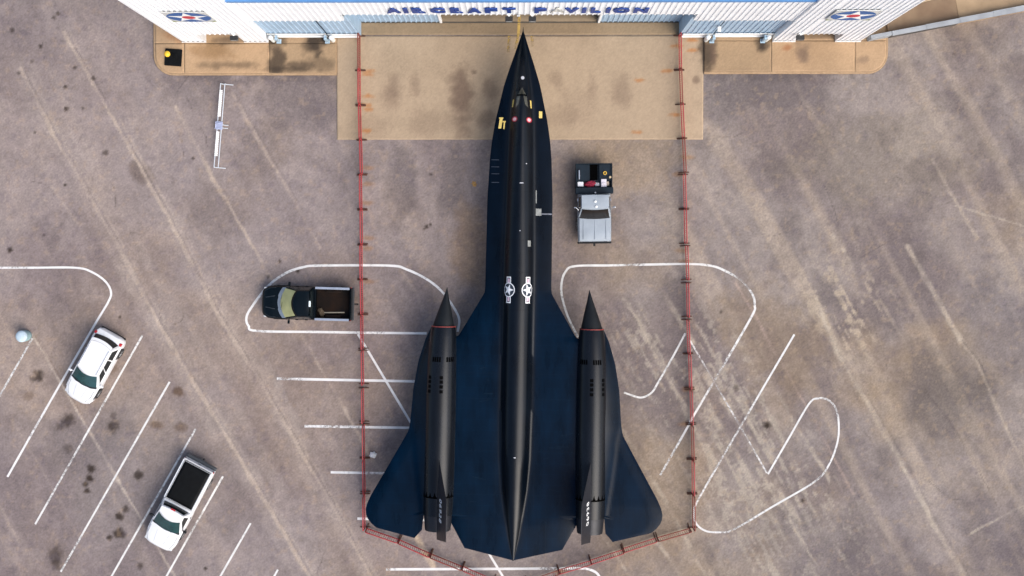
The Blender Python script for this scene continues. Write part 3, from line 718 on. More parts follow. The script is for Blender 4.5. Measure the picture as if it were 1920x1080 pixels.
# ------------------------------------------------------------------ the black jet
ZW = 2.4                                  # height of the wing plane
S = F / (H - ZW)                          # photo px per metre at that height
nose = P(981, 57, ZW); tail = P(962, 1052, ZW)
axis = (nose - tail); ang = math.atan2(axis.y, axis.x) - math.pi / 2
KL = axis.length / (995.2 / S)
jet = empty('jet_aircraft', (nose.x, nose.y, 0), ang)
tag(jet, 'long black twin engine delta wing spy jet with canted tail fins', 'aircraft')
def jet_skin():
    m = mat('black_jet_skin', (.002, .005, .01), .29, var=.30, scale=1.0, bump=.05, bscale=6, attr='Col', vscale=(1.6, .45, 1))
    nt = m.node_tree; b = nt.nodes['Principled BSDF']
    at = [n_ for n_ in nt.nodes if n_.type == 'ATTRIBUTE'][0]; nt.links.new(at.outputs['Alpha'], b.inputs['Specular IOR Level'])
    tc = [n_ for n_ in nt.nodes if n_.type == 'TEX_COORD'][0]
    br = nt.nodes.new('ShaderNodeTexBrick'); br.inputs['Scale'].default_value = 1.0; br.inputs['Brick Width'].default_value = 1.5; br.inputs['Row Height'].default_value = .62
    br.inputs['Mortar Size'].default_value = .011; br.inputs['Mortar Smooth'].default_value = .3
    br.inputs['Color1'].default_value = (1, 1, 1, 1); br.inputs['Color2'].default_value = (.74, .78, .80, 1); br.inputs['Mortar'].default_value = (2.6, 2.2, 1.9, 1)
    nt.links.new(tc.outputs['Object'], br.inputs['Vector'])
    old = b.inputs['Base Color'].links[0].from_socket
    mu = nt.nodes.new('ShaderNodeMix'); mu.data_type = 'RGBA'; mu.blend_type = 'MULTIPLY'; mu.inputs['Factor'].default_value = .38
    nt.links.new(old, mu.inputs['A']); nt.links.new(br.outputs['Color'], mu.inputs['B']); nt.links.new(mu.outputs['Result'], b.inputs['Base Color'])
    return m
skin = jet_skin()
C_BODY, C_WING, C_CHINE = (.0012, .0030, .0062, .27), (.0001, .0066, .0185, .075), (.0004, .0030, .0080, .10)  # the blue in these zones is sky reflection put into the base colour
def zone_colors(o, tx):
    cols = []
    for t, w_ in tx:
        k = float(sstep(430, 570, t)); base = [C_CHINE[q] * (1 - k) + C_WING[q] * k for q in range(4)]
        cols += [base[q] * (1 - w_) + C_BODY[q] * w_ for q in range(4)]
    ca = o.data.color_attributes.new('Col', 'FLOAT_COLOR', 'POINT'); ca.data.foreach_set('color', cols)
nac_skin = mat('worn_black_nacelle_skin', (.0036, .0050, .0078), .28, var=.35, scale=1.1, bump=.05, bscale=6, spec=.30, vscale=(2.5, .5, 1))
matt_black = mat('matt_black', (.0008, .0008, .001), .9, spec=.03)
spike_black = mat('dark_grey_composite', (.006, .008, .010), .55, spec=.25)
def jl(t, x, z): return (x / S, -t / S * KL, z)   # t, x in photo px; z in metres
def interp(tab, t): return float(np.interp(t, [a for a, _ in tab], [b for _, b in tab]))
WT = [(0, .4), (5, 2), (40, 13.5), (71, 24), (103, 34), (139, 42), (161, 47), (183, 51), (207, 54.5), (238, 57.5), (313, 61), (430, 61.8), (480, 62), (489, 63), (495, 66), (569, 109), (572, 112), (580, 139), (910, 143), (911, 118.5), (925, 118), (972, 92.3), (993.5, 2), (995, .5)]
RT = [(0, .3), (20, 4), (60, 10), (110, 16), (140, 19.5), (170, 21.5), (220, 23), (300, 24.5), (420, 26.5), (500, 27), (700, 27), (800, 25.5), (860, 21.5), (910, 15.5), (950, 9.5), (980, 4), (995, .6)]
# cockpit hump on top of the round body
def hump(t, x):
    a = interp([(95, 0), (112, .02), (128, .17), (150, .22), (200, .17), (300, .07), (420, 0)], t)
    return a * math.exp(-(x / 11.0) ** 2)
def ztop(t, x):
    W = interp(WT, t); r_ = interp(RT, t) / S; ax = abs(x) / S; Wm = W / S
    plate = .02 + min(.20, .16 * Wm) * max(0.0, 1 - abs(x) / max(W, 1e-3)) ** .75
    if t > 520:
        k = min(1, (t - 520) / 80); edge = min(1, max(0.0, (W - abs(x)) / 20.0)); te = min(1.0, max(0.02, (995 - t - abs(x) * .25) / 60))
        plate = plate * (1 - k) + k * (.02 + (.13 * te) * math.sqrt(max(0, edge)))
    round_ = math.sqrt(max(0.0, r_ * r_ - ax * ax)) if ax < r_ else -(ax - r_) * 1.6
    kk = .10 * min(1, r_ / .5) + 1e-4
    h = max(0.0, min(1.0, .5 + .5 * (round_ - plate) / kk))
    return plate * (1 - h) + round_ * h + kk * h * (1 - h) + hump(t, x)
def zbot(t, x):
    W = interp(WT, t); r_ = interp(RT, t) / S * .8; ax = abs(x) / S
    plate = -.02 - .06 * min(1, (W - abs(x)) / 15.0)
    rd = -math.sqrt(max(0.0, r_ * r_ - ax * ax)) if ax < r_ else 0
    return min(plate, rd)
ts = sorted(set([0, 2, 5] + [i for i in range(10, 990, 8)] + [489, 495, 569, 572, 580, 910, 911, 925, 972, 989, 993.5, 995]))
us = sorted(set([round(-1 + 2 * i / 24, 4) for i in range(25)]))
def lateral(t):
    W = interp(WT, t); r_ = min(interp(RT, t) * 1.35, W * .9)
    xs_ = [r_ * math.sin(a * math.pi / 2 / 10) for a in range(11)] + [r_ + (W - r_) * k for k in (.12, .3, .5, .7, .85, .93, .975, 1.0)]
    return [-x for x in xs_[:0:-1]] + xs_
v = []; f = []
rows = [(t, lateral(t)) for t in ts]; n = len(rows[0][1])
for t, xs_ in rows: v += [jl(t, x, ZW + ztop(t, x)) for x in xs_]
o2 = len(v)
for t, xs_ in rows: v += [jl(t, x, ZW + zbot(t, x)) for x in xs_]
for i in range(len(rows) - 1):
    for j in range(n - 1):
        a = i * n + j; f.append((a, a + n, a + n + 1, a + 1)); f.append((o2 + a, o2 + a + 1, o2 + a + n + 1, o2 + a + n))
    for j in (0, n - 1):
        a = i * n + j; q = (a, o2 + a, o2 + a + n, a + n); f.append(q)
fus = shade(mesh_obj('fuselage', v, f, skin, jet), 40)
zone_colors(fus, [(t, float(1 - sstep(interp(RT, t) * 1.0, interp(RT, t) * 1.45, abs(x)))) for t, xs_ in rows + rows for x in xs_])

NC = [(481, 133.5), (553, 139), (640, 142), (937, 143.5)]
NR = [(554, 22.3), (558, 23.2), (575, 25.3), (620, 28), (680, 29.6), (800, 29.6), (870, 28.6), (908, 27.4)]
ZN = ZW + .05
def nac_surf(sx, t, th, off=0.0):          # th from the top, towards outboard
    r_ = interp(NR, t) / S + off
    return (sx * (interp(NC, t) / S + r_ * math.sin(th)), -t / S * KL, ZN + r_ * math.cos(th))
def ring(cx, t, r_, z, seg=40): return [(cx / S + r_ / S * math.sin(2 * math.pi * k / seg), -t / S * KL, z + r_ / S * math.cos(2 * math.pi * k / seg)) for k in range(seg)]
red_cover = mat('red_intake_cover', (.20, .028, .022), .6)
OUT = [(556, 162), (577, 172), (620, 185), (670, 193.5), (735, 198.6), (750, 201), (757, 204), (800, 228), (874, 269.7), (890, 277), (902, 280), (912, 279), (920, 275.8), (930, 268), (937, 259), (955, 187.8)]
INN = [(556, 143), (905, 143), (912, 170.5), (939, 173), (954.8, 187)]
for sx in (-1, 1):
    side = 'left' if sx < 0 else 'right'
    # nacelle with inlet lip, nozzle, spike
    mb = MB(); seg = 40
    rs = [ring(sx * interp(NC, t), t, r_, ZN, seg) for t, r_ in [(575, 20.5), (556, 21.8)] + NR + [(600 + 20 * k, interp(NR, 600 + 20 * k)) for k in range(0)]]
    mb.loft(rs, caps=False); nac = shade(mb.build('nacelle', nac_skin, jet), 50)
    mb = MB(); mb.loft([ring(sx * 143.3, t, r_, ZN, seg) for t, r_ in [(906, 26.6), (915, 26.2), (925, 25.4), (937.5, 24.3), (937.5, 23.2), (915, 22.0)]], caps=False)
    noz = shade(mb.build('nozzle', mat('dark_nozzle_metal', (.012, .013, .018), .45, .3, var=.3), nac), 50)
    mb = MB(); mb.loft([ring(sx * 143.3, 916, 22.2, ZN, seg), ring(sx * 143.3, 915, 1, ZN, seg)]); mb.build('exhaust_plug', matt_black, nac)
    mb = MB(); mb.loft([ring(sx * interp(NC, t), t, r_, ZN + dz, seg) for t, r_, dz in [(481, .25, -.10), (500, 5.2, -.07), (530, 14, -.02), (552, 19.8, 0), (565, 20, 0), (580, 15, 0)]])
    shade(mb.build('inlet_spike', spike_black, nac), 50)
    mb = MB(); mb.loft([ring(sx * 139, 553.4, 23.0, ZN, seg), ring(sx * 139, 555.0, 23.2, ZN, seg), ring(sx * 139, 555.0, 19.4, ZN, seg), ring(sx * 139, 553.4, 19.4, ZN, seg), ring(sx * 139, 553.4, 23.0, ZN, seg)], caps=False)
    mb.build('intake_cover', red_cover, nac)
    # louvre and bypass panels
    def panel(t0, t1, a0, a1, name, m, off=.006, nu=5):
        b = MB(); b.grid(nu, 6, lambda u, w: nac_surf(sx, t0 + (t1 - t0) * u, a0 + (a1 - a0) * w, off)); return b.build(name, m, nac)
    for a0 in (-.62, .36):
        for k in range(4): panel(610, 619, a0 - .36 + k * .16, a0 - .36 + k * .16 + .12, 'louvre', matt_black)
    for t0 in (645, 653, 662, 671):
        for a0 in (-.20, .62): panel(t0, t0 + 6, a0, a0 + .22, 'louvre', mat('dark_louvre', (.0012, .0012, .0016), .9, spec=.05))
    for k in range(8):                     # saw-tooth blow-in doors ahead of the nozzle
        a0 = -1.25 + k * .32; b = MB()
        b.add([nac_surf(sx, 862, a0 + .16, .007), nac_surf(sx, 868, a0 + .20, .007), nac_surf(sx, 880 - 9, a0 + .27, .007), nac_surf(sx, 874, a0 + .02, .007)], [(0, 1, 2, 3)])
        b.build('blow_in_door', matt_black, nac)
    b = MB(); b.grid(2, 30, lambda u, w: nac_surf(sx, 871 + 3 * u, -1.4 + 2.9 * w, .0065)); b.build('shadow_gap', matt_black, nac)
    for th in (-1.32,):                    # seam where the wing meets the nacelle
        b = MB(); b.grid(30, 1, lambda u, w: nac_surf(sx, 575 + 330 * u, th + .02 * w, .006)); b.build('seam', mat('grey_seam', (.04, .045, .05), .5), nac)
    # outer wing
    tt = [556 + i * 6 for i in range(66)] + [902, 905, 912, 920, 937, 939, 955]; tt = sorted(set(t for t in tt if t <= 955)); v = []; f = []; nn = 26
    fr = [k / (nn - 1) for k in range(nn)]
    AB = [(556, 20), (577, 29.5), (620, 42), (670, 50.5), (735, 55), (790, 51), (850, 42), (900, 33), (910, 29)]
    def bulge(t, x):
        if t > 909: return 0.0
        q = (x - interp(NC, t)) / interp(AB, t)
        return .74 * max(0.0, 1 - max(q, 0) ** 1.7) if q < 1 else 0.0
    def plate(t, x):
        te = min(1, max(.03, (957 - t) / 70)); w_ = interp(OUT, t) - x
        return .012 + .11 * te * min(1, max(0, w_) / 22) ** .5
    def prof(t, u):
        a, b_ = interp(INN, t), max(interp(OUT, t), interp(INN, t) + .3); x = a + (b_ - a) * u
        g, p_ = bulge(t, x), plate(t, x); kk = .10; h = max(0.0, min(1.0, .5 + .5 * (g - p_) / kk))
        return p_ * (1 - h) + g * h + kk * h * (1 - h) * min(1, (1 - u) * 6)
    def pw(t, u):
        a, b_ = interp(INN, t), max(interp(OUT, t), interp(INN, t) + .3); return float(sstep(.05, .5, bulge(t, a + (b_ - a) * u) - plate(t, a + (b_ - a) * u))) * .55 + .45 * float(1 - sstep(690, 800, t))
    for t in tt:
        a, b_ = interp(INN, t), interp(OUT, t)
        if b_ < a: b_ = a + .3
        v += [jl(t, sx * (a + (b_ - a) * u), ZW + prof(t, u) - .02 * 0) for u in fr]
    o2 = len(v)
    for t in tt:
        a, b_ = interp(INN, t), interp(OUT, t)
        if b_ < a: b_ = a + .3
        v += [jl(t, sx * (a + (b_ - a) * u), ZW - .012 - .5 * prof(t, u) * (1 - u)) for u in fr]
    for i in range(len(tt) - 1):
        for j in range(nn - 1):
            a = i * nn + j; f += [(a, a + nn, a + nn + 1, a + 1), (o2 + a, o2 + a + 1, o2 + a + nn + 1, o2 + a + nn)]
        for j in (0, nn - 1): a = i * nn + j; f.append((a, o2 + a, o2 + a + nn, a + nn))
    q = (len(tt) - 1) * nn
    for j in range(nn - 1): f.append((q + j, q + j + 1, o2 + q + j + 1, o2 + q + j))
    ow = shade(mesh_obj('outer_wing', v, f, skin, jet), 40); zone_colors(ow, [(t, pw(t, u)) for t in tt + tt for u in fr])
    # canted fin: base on the nacelle, tip leaning inboard
    cant = math.tan(R(15)); zb_, zt_ = ZN + .60, ZN + 3.05
    bc = interp(NC, 880) / S
    def finp(t, z): return -t / S * KL, z
    base = [(792, 0), (845, .075), (900, .085), (952, .012)]; tip = [(862, 0), (885, .045), (910, .05), (936.5, .010)]
    mb = MB(); rings = []
    for k in range(7):
        w = k / 6; z = zb_ + (zt_ - zb_) * w; rg = []
        if k == 6: z += .03
        pr_ = [((1 - w) * b_[0] + w * t_[0], ((1 - w) * b_[1] + w * t_[1]) * (.3 if k == 6 else 1)) for b_, t_ in zip(base, tip)]
        xx = bc - (z - zb_) * cant
        for t, h in pr_: rg.append((sx * (xx + h), -t / S * KL, z))
        for t, h in reversed(pr_[1:-1]): rg.append((sx * (xx - h), -t / S * KL, z))
        rings.append(rg)
    mb.loft(rings)
    fin = shade(mb.build('tail_fin', mat('dark_fin_skin', (.013, .014, .020), .5, var=.2), jet), 20)
    # serial number on the outboard face
    cu = bpy.data.curves.new('serial_curve', 'FONT'); cu.body = '06938'; cu.offset = .022; cu.space_character = 1.25
    o = bpy.data.objects.new('serial_tmp', cu); COL.objects.link(o)
    me = bpy.data.meshes.new_from_object(o.evaluated_get(bpy.context.evaluated_depsgraph_get())); COL.objects.unlink(o); bpy.data.objects.remove(o)
    co = np.array([q_.co[:] for q_ in me.vertices]); mn, mx_ = co.min(0), co.max(0)
    for i, q_ in enumerate(me.vertices):
        u = (co[i] - mn) / np.maximum(mx_ - mn, 1e-6)
        t = 868 + 43 * (u[0] if sx < 0 else 1 - u[0]); zz = zb_ + .90 + .62 * u[1]
        w = (zz - zb_) / (zt_ - zb_)
        prb = [((1 - w) * b_[0] + w * t_[0], (1 - w) * b_[1] + w * t_[1]) for b_, t_ in zip(base, tip)]
        th_ = float(np.interp(t, [p_[0] for p_ in prb], [p_[1] for p_ in prb]))
        q_.co = (sx * (bc - (zz - zb_) * cant + th_ + .012), -t / S * KL, zz)
    me.materials.clear(); me.materials.append(mat('white_serial_paint', (.82, .83, .84), .5, var=.04))
    link(bpy.data.objects.new('serial_number', me), fin)

# cockpit glazing, stencils, insignia: pieces that follow the skin
def on_skin(t, x, off=.008): return jl(t, x, ZW + ztop(t, x) + off)
def skin_patch(name, quad, m, parent=None, off=.008, n=6):
    (t0, x0), (t1, x1), (t2, x2), (t3, x3) = quad
    def fn(u, w):
        a = (t0 + (t1 - t0) * u, x0 + (x1 - x0) * u); b = (t3 + (t2 - t3) * u, x3 + (x2 - x3) * u)
        return on_skin(a[0] + (b[0] - a[0]) * w, a[1] + (b[1] - a[1]) * w, off)
    b = MB(); b.grid(n, n, fn); return b.build(name, m, fus if parent is None else parent)
cg = mat('smoked_canopy_glass', (.055, .055, .045), .18, var=.2, spec=.6)
yel = mat('yellow_stencil', (.62, .47, .13), .6, var=.15); pnk = mat('pale_pink_stencil', (.72, .45, .48), .6); crim = mat('crimson_stencil', (.35, .02, .04), .6)
gst = mat('pale_stencil', (.45, .46, .50), .6); pale_p = mat('pale_patch', (.22, .23, .22), .6, var=.3, scale=8)
skin_patch('windscreen', [(108, .3), (121, 7.2), (121, 1.0), (112, .3)], cg); skin_patch('windscreen', [(108, -.3), (121, -7.2), (121, -1.0), (112, -.3)], cg)
skin_patch('side_window', [(124, 2.5), (125, 9), (146, 12), (140, 6)], cg); skin_patch('side_window', [(124, -2.5), (125, -9), (146, -12), (140, -6)], cg)
skin_patch('canopy_frame', [(121.4, -9), (121.4, 9), (123.4, 10), (123.4, -10)], matt_black, off=.012)
def skin_disc(name, t, x, r_, m, off=.01, seg=16, parent=None):
    b = MB(); b.add([on_skin(t, x, off)] + [on_skin(t + r_ * math.sin(2 * math.pi * k / seg), x + r_ * math.cos(2 * math.pi * k / seg), off) for k in range(seg)], [(0, k + 1, (k + 1) % seg + 1) for k in range(seg)]); return b.build(name, m, fus if parent is None else parent)
def pl2(px, py): return ((py - 57), (px - 981) * .9998 + (py - 57) * .0191)
t, x = pl2(980, 147); skin_disc('periscope_cap', t, x, 3.2, gst)
for px, py in ((965, 224), (992, 225)):
    t, x = pl2(px, py); d = skin_disc('stencil_ring', t, x, 5.2, crim); skin_disc('stencil_centre', t, x, 3.2, pnk, .013, parent=d)
def stencil(px0, py0, px1, py1, m, name='stencil', sl=0.0):
    a = pl2(px0 + sl, py0); b = pl2(px1 + sl, py0); c_ = pl2(px1, py1); d = pl2(px0, py1)
    return skin_patch(name, [a, b, c_, d], m, n=4)
stencil(934.5, 220, 940, 240, yel, sl=3); stencil(936, 219.5, 944, 221.5, yel, sl=0); stencil(943.5, 227, 946, 241, yel, sl=1.5); stencil(942.5, 226, 948.5, 228.5, yel)
stencil(1010.5, 207, 1016.5, 219.5, yel); stencil(960, 187, 962, 201, yel, sl=2); stencil(994.5, 188, 997, 202.5, yel, sl=-1)
stencil(1004.5, 388, 1015, 401, pale_p, 'pale_patch'); stencil(1015.5, 396.5, 1034.5, 399, mat('thin_pale_mark', (.12, .13, .16), .6, var=.4, scale=5), 'pale_patch'); stencil(1004.5, 354, 1006.2, 378, pale_p, 'pale_patch'); stencil(989.5, 448, 995, 459, pale_p, 'pale_patch')
for y in (298, 311, 324, 340): stencil(921.5, y, 936, y + .9, mat('panel_line', (.03, .04, .06), .5), 'panel_line')
for (px, py, l) in [(978, 342, 7), (975, 430, 2), (987, 306, 2), (1146, 912, 3), (1204, 946, 7), (850, 905, 2), (918, 804, 8), (965, 852, 4)]:
    if 930 < px < 1000: stencil(px - l / 2, py - .8, px + l / 2, py + .8, gst, 'chipped_paint')
pln = mat('wing_panel_line', (.0010, .0085, .0215), .45, var=.3, spec=.10)
for t0 in (640, 688, 786, 868, 915):
    for sx in (-1, 1):
        skin_patch('panel_line', [(t0, sx * 38), (t0, sx * 112), (t0 + .5, sx * 112), (t0 + .5, sx * 38)], pln, off=.005, n=8)
for x0, ta, tb in ((36, 700, 905), (60, 868, 975), (85, 868, 972), (113.2, 640, 915)):
    for sx in (-1, 1): skin_patch('panel_line', [(ta, sx * x0), (tb, sx * x0), (tb, sx * (x0 + .5)), (ta, sx * (x0 + .5))], pln, off=.005, n=10)
for t0 in (215, 300, 390, 450, 520):
    skin_patch('panel_line', [(t0, -26), (t0, 26), (t0 + .5, 26), (t0 + .5, -26)], mat('body_panel_line', (.005, .006, .008), .5, spec=.15), off=.005, n=24)
rs_ = random.Random(3)
scr = mat('skin_scratch', (.006, .020, .038), .5, var=.3, spec=.1)
for k in range(14):                        # fine scratches on the inner wing
    t0 = rs_.uniform(600, 930); x0 = rs_.choice((-1, 1)) * rs_.uniform(35, 105); l = rs_.uniform(4, 26); a = rs_.choice((0, 0, .2, -.25))
    skin_patch('scratch', [(t0, x0), (t0 + a * l, x0 + l), (t0 + a * l + .45, x0 + l), (t0 + .45, x0)], scr, off=.006, n=3)
# national insignia, bars along the body
iw = mat('insignia_white', (.84, .85, .86), .5, var=.03); ip = mat('insignia_rose', (.62, .45, .52), .5); idk = mat('insignia_dark', (.02, .03, .045), .5)
for sx in (-1, 1):
    tc_, R0 = 483.0, 27.0; th0 = .74
    def ins(a, b, off):                    # a along the body, b around it (px)
        th = th0 + b / R0; return on_skin(tc_ + a, sx * R0 * math.sin(min(th, 1.45)), off)
    def ipoly(mb, pts, off, mi): mb.add([ins(a, b, off) for a, b in pts], [tuple(range(len(pts)))], mi)
    mb = MB(); N = 36
    def circ(r_): return [(r_ * math.cos(2 * math.pi * k / N), r_ * math.sin(2 * math.pi * k / N)) for k in range(N)]
    for sgn in (-1, 1):
        def rect(a0, a1, b0, b1, off, mi): mb.grid(4, 4, lambda u, w: ins(sgn * (a0 + (a1 - a0) * u), b0 + (b1 - b0) * w, off), mi)
        rect(11, 24.5, -5.4, 5.4, .010, 0); rect(12, 22.6, -3.6, 3.6, .013, 2); rect(12, 21, -2.4, 2.4, .016, 1)
    ring_o = circ(13.6); ring_i = circ(11.8)
    mb.add([ins(0, 0, .017)] + [ins(a, b, .017) for a, b in ring_o], [(0, k + 1, (k + 1) % N + 1) for k in range(N)], 0)
    mb.add([ins(0, 0, .020)] + [ins(a, b, .020) for a, b in ring_i], [(0, k + 1, (k + 1) % N + 1) for k in range(N)], 2)
    star = []
    for k in range(10):
        r_ = 11.6 if k % 2 == 0 else 4.6; a = k * math.pi / 5 + math.pi / 2
        star.append((r_ * math.sin(a + math.pi / 2), r_ * math.cos(a + math.pi / 2)))
    mb.add([ins(0, 0, .024)] + [ins(a, b, .024) for a, b in star], [(0, k + 1, (k + 1) % 10 + 1) for k in range(10)], 0)
    mb.build('insignia', [iw, ip, idk], fus)
# pitot boom
mb = MB(); mb.tube(jl(4, 0, ZW + .02), jl(-6, 0, ZW + .01), .035, r2=.012); mb.build('pitot_boom', spike_black, jet)
# landing gear
tyre = mat('tyre_rubber', (.018, .018, .019), .85); steel = mat('gear_steel', (.45, .46, .47), .4, .6)
def wheel(parent, x, y, r_, w, name='wheel'):
    b = MB(); b.lathe([(r_ * .62, -w / 2), (r_ * .93, -w / 2), (r_, -w * .3), (r_, w * .3), (r_ * .93, w / 2), (r_ * .62, w / 2)], (x, y, r_), 'X', 24); o = shade(b.build(name, tyre, parent), 40)
    b = MB(); b.lathe([(r_ * .2, -w * .46), (r_ * .60, -w * .42), (r_ * .60, w * .42), (r_ * .2, w * .46)], (x, y, r_), 'X', 20); b.build('hub', steel, o)
def gear(name, t, x, zt_, xs_, r_):
    g = MB(); X, Y, _ = jl(t, x, 0); g.tube((X, Y, r_), (X, Y, zt_), .075); g.tube((X + min(xs_) - .05, Y, r_), (X + max(xs_) + .05, Y, r_), .05); g.tube((X, Y, r_ + .4), (X, Y + .7, zt_), .04)
    o = g.build(name, steel, jet)
    for dx in xs_: wheel(o, X + dx, Y, r_, .2)
gear('nose_gear', 235, 0, ZW - .2, (-.2, .2), .32)
gear('main_gear', 640, -88, ZW - .02, (-.32, 0, .32), .36); gear('main_gear', 640, 88, ZW - .02, (-.32, 0, .32), .36)

# ------------------------------------------------------------------ vehicles
chrome = mat('chrome', (.62, .63, .65), .2, .9, var=.05)
plastic = mat('black_plastic', (.012, .013, .015), .6, spec=.2)
teal_glass = mat('teal_tinted_glass', (.010, .045, .05), .06, var=.2, spec=.8)
dark_glass = mat('dark_glass', (.008, .013, .015), .07, var=.2, spec=.8)
lamp_red = mat('tail_lamp_red', (.38, .012, .015), .2, spec=.7)
lamp_clear = mat('head_lamp_glass', (.55, .57, .58), .12, spec=.7)

def car_wheel(root, x, y, r_=.37, w=.24):
    b = MB(); b.lathe([(r_ * .66, -w / 2), (r_ * .94, -w / 2), (r_, -w * .32), (r_, w * .32), (r_ * .94, w / 2), (r_ * .66, w / 2)], (x, y, r_), 'X', 28); o = shade(b.build('wheel', tyre, root), 40)
    b = MB(); sx = 1 if x > 0 else -1
    b.lathe([(r_ * .64, 0), (r_ * .66, .02 * sx)], (x + sx * w * .30, y, r_), 'X', 24)
    for k in range(5):
        a = 2 * math.pi * k / 5; b.tube((x + sx * w * .40, y, r_), (x + sx * w * .40, y + math.cos(a) * r_ * .6, r_ + math.sin(a) * r_ * .6), .035, 6)
    b.build('rim', mat('alloy_rim', (.42, .43, .44), .35, .7), o)

def shell(st, paint, root, name='body'):
    """st: (y, half width, z bottom, z shoulder, z top at edge, z top at centre)"""
    rings = []
    for y, w, zb, zs, zt, zc in st:
        h = [(0, zb), (w * .86, zb), (w * .985, zb + .03), (w, (zb + zs) / 2 + .06), (w * .985, zs - .05), (w * .955, zs), (w * .90, zt), (w * .62, zt * .35 + zc * .65), (w * .3, zc), (0, zc)]
        rings.append([(x, y, z) for x, z in h] + [(-x, y, z) for x, z in h[-2:0:-1]])
    b = MB(); b.loft(rings); return shade(b.build(name, paint, root), 38)
def cabin(y0, y1, wb, y0t, y1t, wt, zb, zt, crown, paint, root, rb=.10, fb=.20, parts='wrs', gl=None, name='cab', sw=None, side_split=None):
    """greenhouse: base rear/front y0,y1 half width wb; top y0t,y1t half width wt"""
    gl = gl or teal_glass
    def outline(k, n=10):
        ya = y0 + (y0t - y0) * k; yb = y1 + (y1t - y1) * k; w = wb + (wt - wb) * k; z = zb + (zt - zb) * k
        pts = []
        for i in range(n + 1): u = -1 + 2 * i / n; pts.append((u * w, ya + rb * (u * u) , z))
        for i in range(n + 1): u = 1 - 2 * i / n; pts.append((u * w, yb - fb * (u * u), z))
        return pts
    lv = [outline(0), outline(.5), outline(.93), [(x * .965, y * .5 + ((y0t + y1t) / 2) * .5 + (y - (y0t + y1t) / 2) * .47, zt + crown * .45) for x, y, z in outline(1)]]
    b = MB(); b.loft(lv, caps=False)
    n = 10
    def rf(u, w):
        uu = -1 + 2 * u; ya = y0t + rb * uu * uu; yb = y1t - fb * uu * uu; cy = (y0t + y1t) / 2
        y = ya + (yb - ya) * w; ed = max(abs(uu), abs(2 * w - 1))
        return (uu * wt * .965, cy + (y - cy) * .97, zt + crown * (.45 + .55 * (1 - uu * uu) * (1 - (2 * w - 1) ** 4)))
    b.grid(12, 10, rf)
    cab = shade(b.build(name, paint, root), 40)
    def S3(k, off):
        return (y0 + (y0t - y0) * k, y1 + (y1t - y1) * k, wb + (wt - wb) * k, zb + (zt - zb) * k)
    if 'w' in parts:
        g = MB(); g.grid(12, 5, lambda u, v: (lambda q, uu: (uu * q[2] * .92, q[1] - fb * (uu * .92) ** 2 + .018, q[3] + .012))(S3(.05 + .87 * v, 0), -1 + 2 * u)); g.build('windshield', gl, cab, True)
        g = MB(); g.grid(12, 1, lambda u, v: (lambda q, uu: (uu * q[2] * .95, q[1] - fb * (uu * .95) ** 2 + .026 + .05 * (1 - v), q[3] + .006))(S3(.0 + .06 * v, 0), -1 + 2 * u)); g.build('wiper_cowl', plastic, cab, True)
    if 'r' in parts:
        g = MB(); g.grid(12, 4, lambda u, v: (lambda q, uu: (uu * q[2] * .88, q[0] + rb * (uu * .88) ** 2 - .016, q[3] + .01))(S3(.12 + .75 * v, 0), -1 + 2 * u)); g.build('rear_window', dark_glass, cab, True)
    if 's' in parts:
        for sx in (-1, 1):
            spans = side_split or [(.10, .90)]
            for (a0, a1) in spans:
                g = MB()
                def fn(u, v):
                    q = S3(.12 + .74 * v, 0); ya = q[0] + rb; yb = q[1] - fb; y = ya + (yb - ya) * (a0 + (a1 - a0) * u)
                    return (sx * (q[2] + .014), y, q[3])
                g.grid(6, 4, fn); g.build('side_window', dark_glass, cab)
    return cab
def mirrors(root, y, w, z, m):
    for sx in (-1, 1):
        b = MB(); b.box(min(sx * (w + .02), sx * (w + .24)), max(sx * (w + .02), sx * (w + .24)), y - .05, y + .07, z, z + .17, bev=.03); b.tube((sx * (w - .12), y, z + .03), (sx * (w + .06), y, z + .05), .03, 6); b.build('mirror', m, root)
def lamps(root, y, w, z, m, name, dx=.30, hz=.18, dy=.10):
    for sx in (-1, 1):
        b = MB(); b.box(min(sx * (w - dx), sx * w), max(sx * (w - dx), sx * w), y - dy, y + dy, z, z + hz, bev=.03); b.build(name, m, root)
def handles(root, ys_, w, z, m):
    for y in ys_:
        for sx in (-1, 1):
            b = MB(); b.box(sx * w - .025, sx * w + .025, y - .09, y + .09, z, z + .04, bev=.01); b.build('door_handle', m, root)
def place(root, px, py, z, hx_, hy_, L):
    """put the middle of a vehicle at a photo point; (hx_,hy_) its heading in photo px"""
    c_ = P(px, py, z); d = Vector((hx_, -hy_)).normalized()
    root.location = (c_.x - d.x * L / 2, c_.y - d.y * L / 2, 0); root.rotation_euler = (0, 0, math.atan2(d.y, d.x) - math.pi / 2)

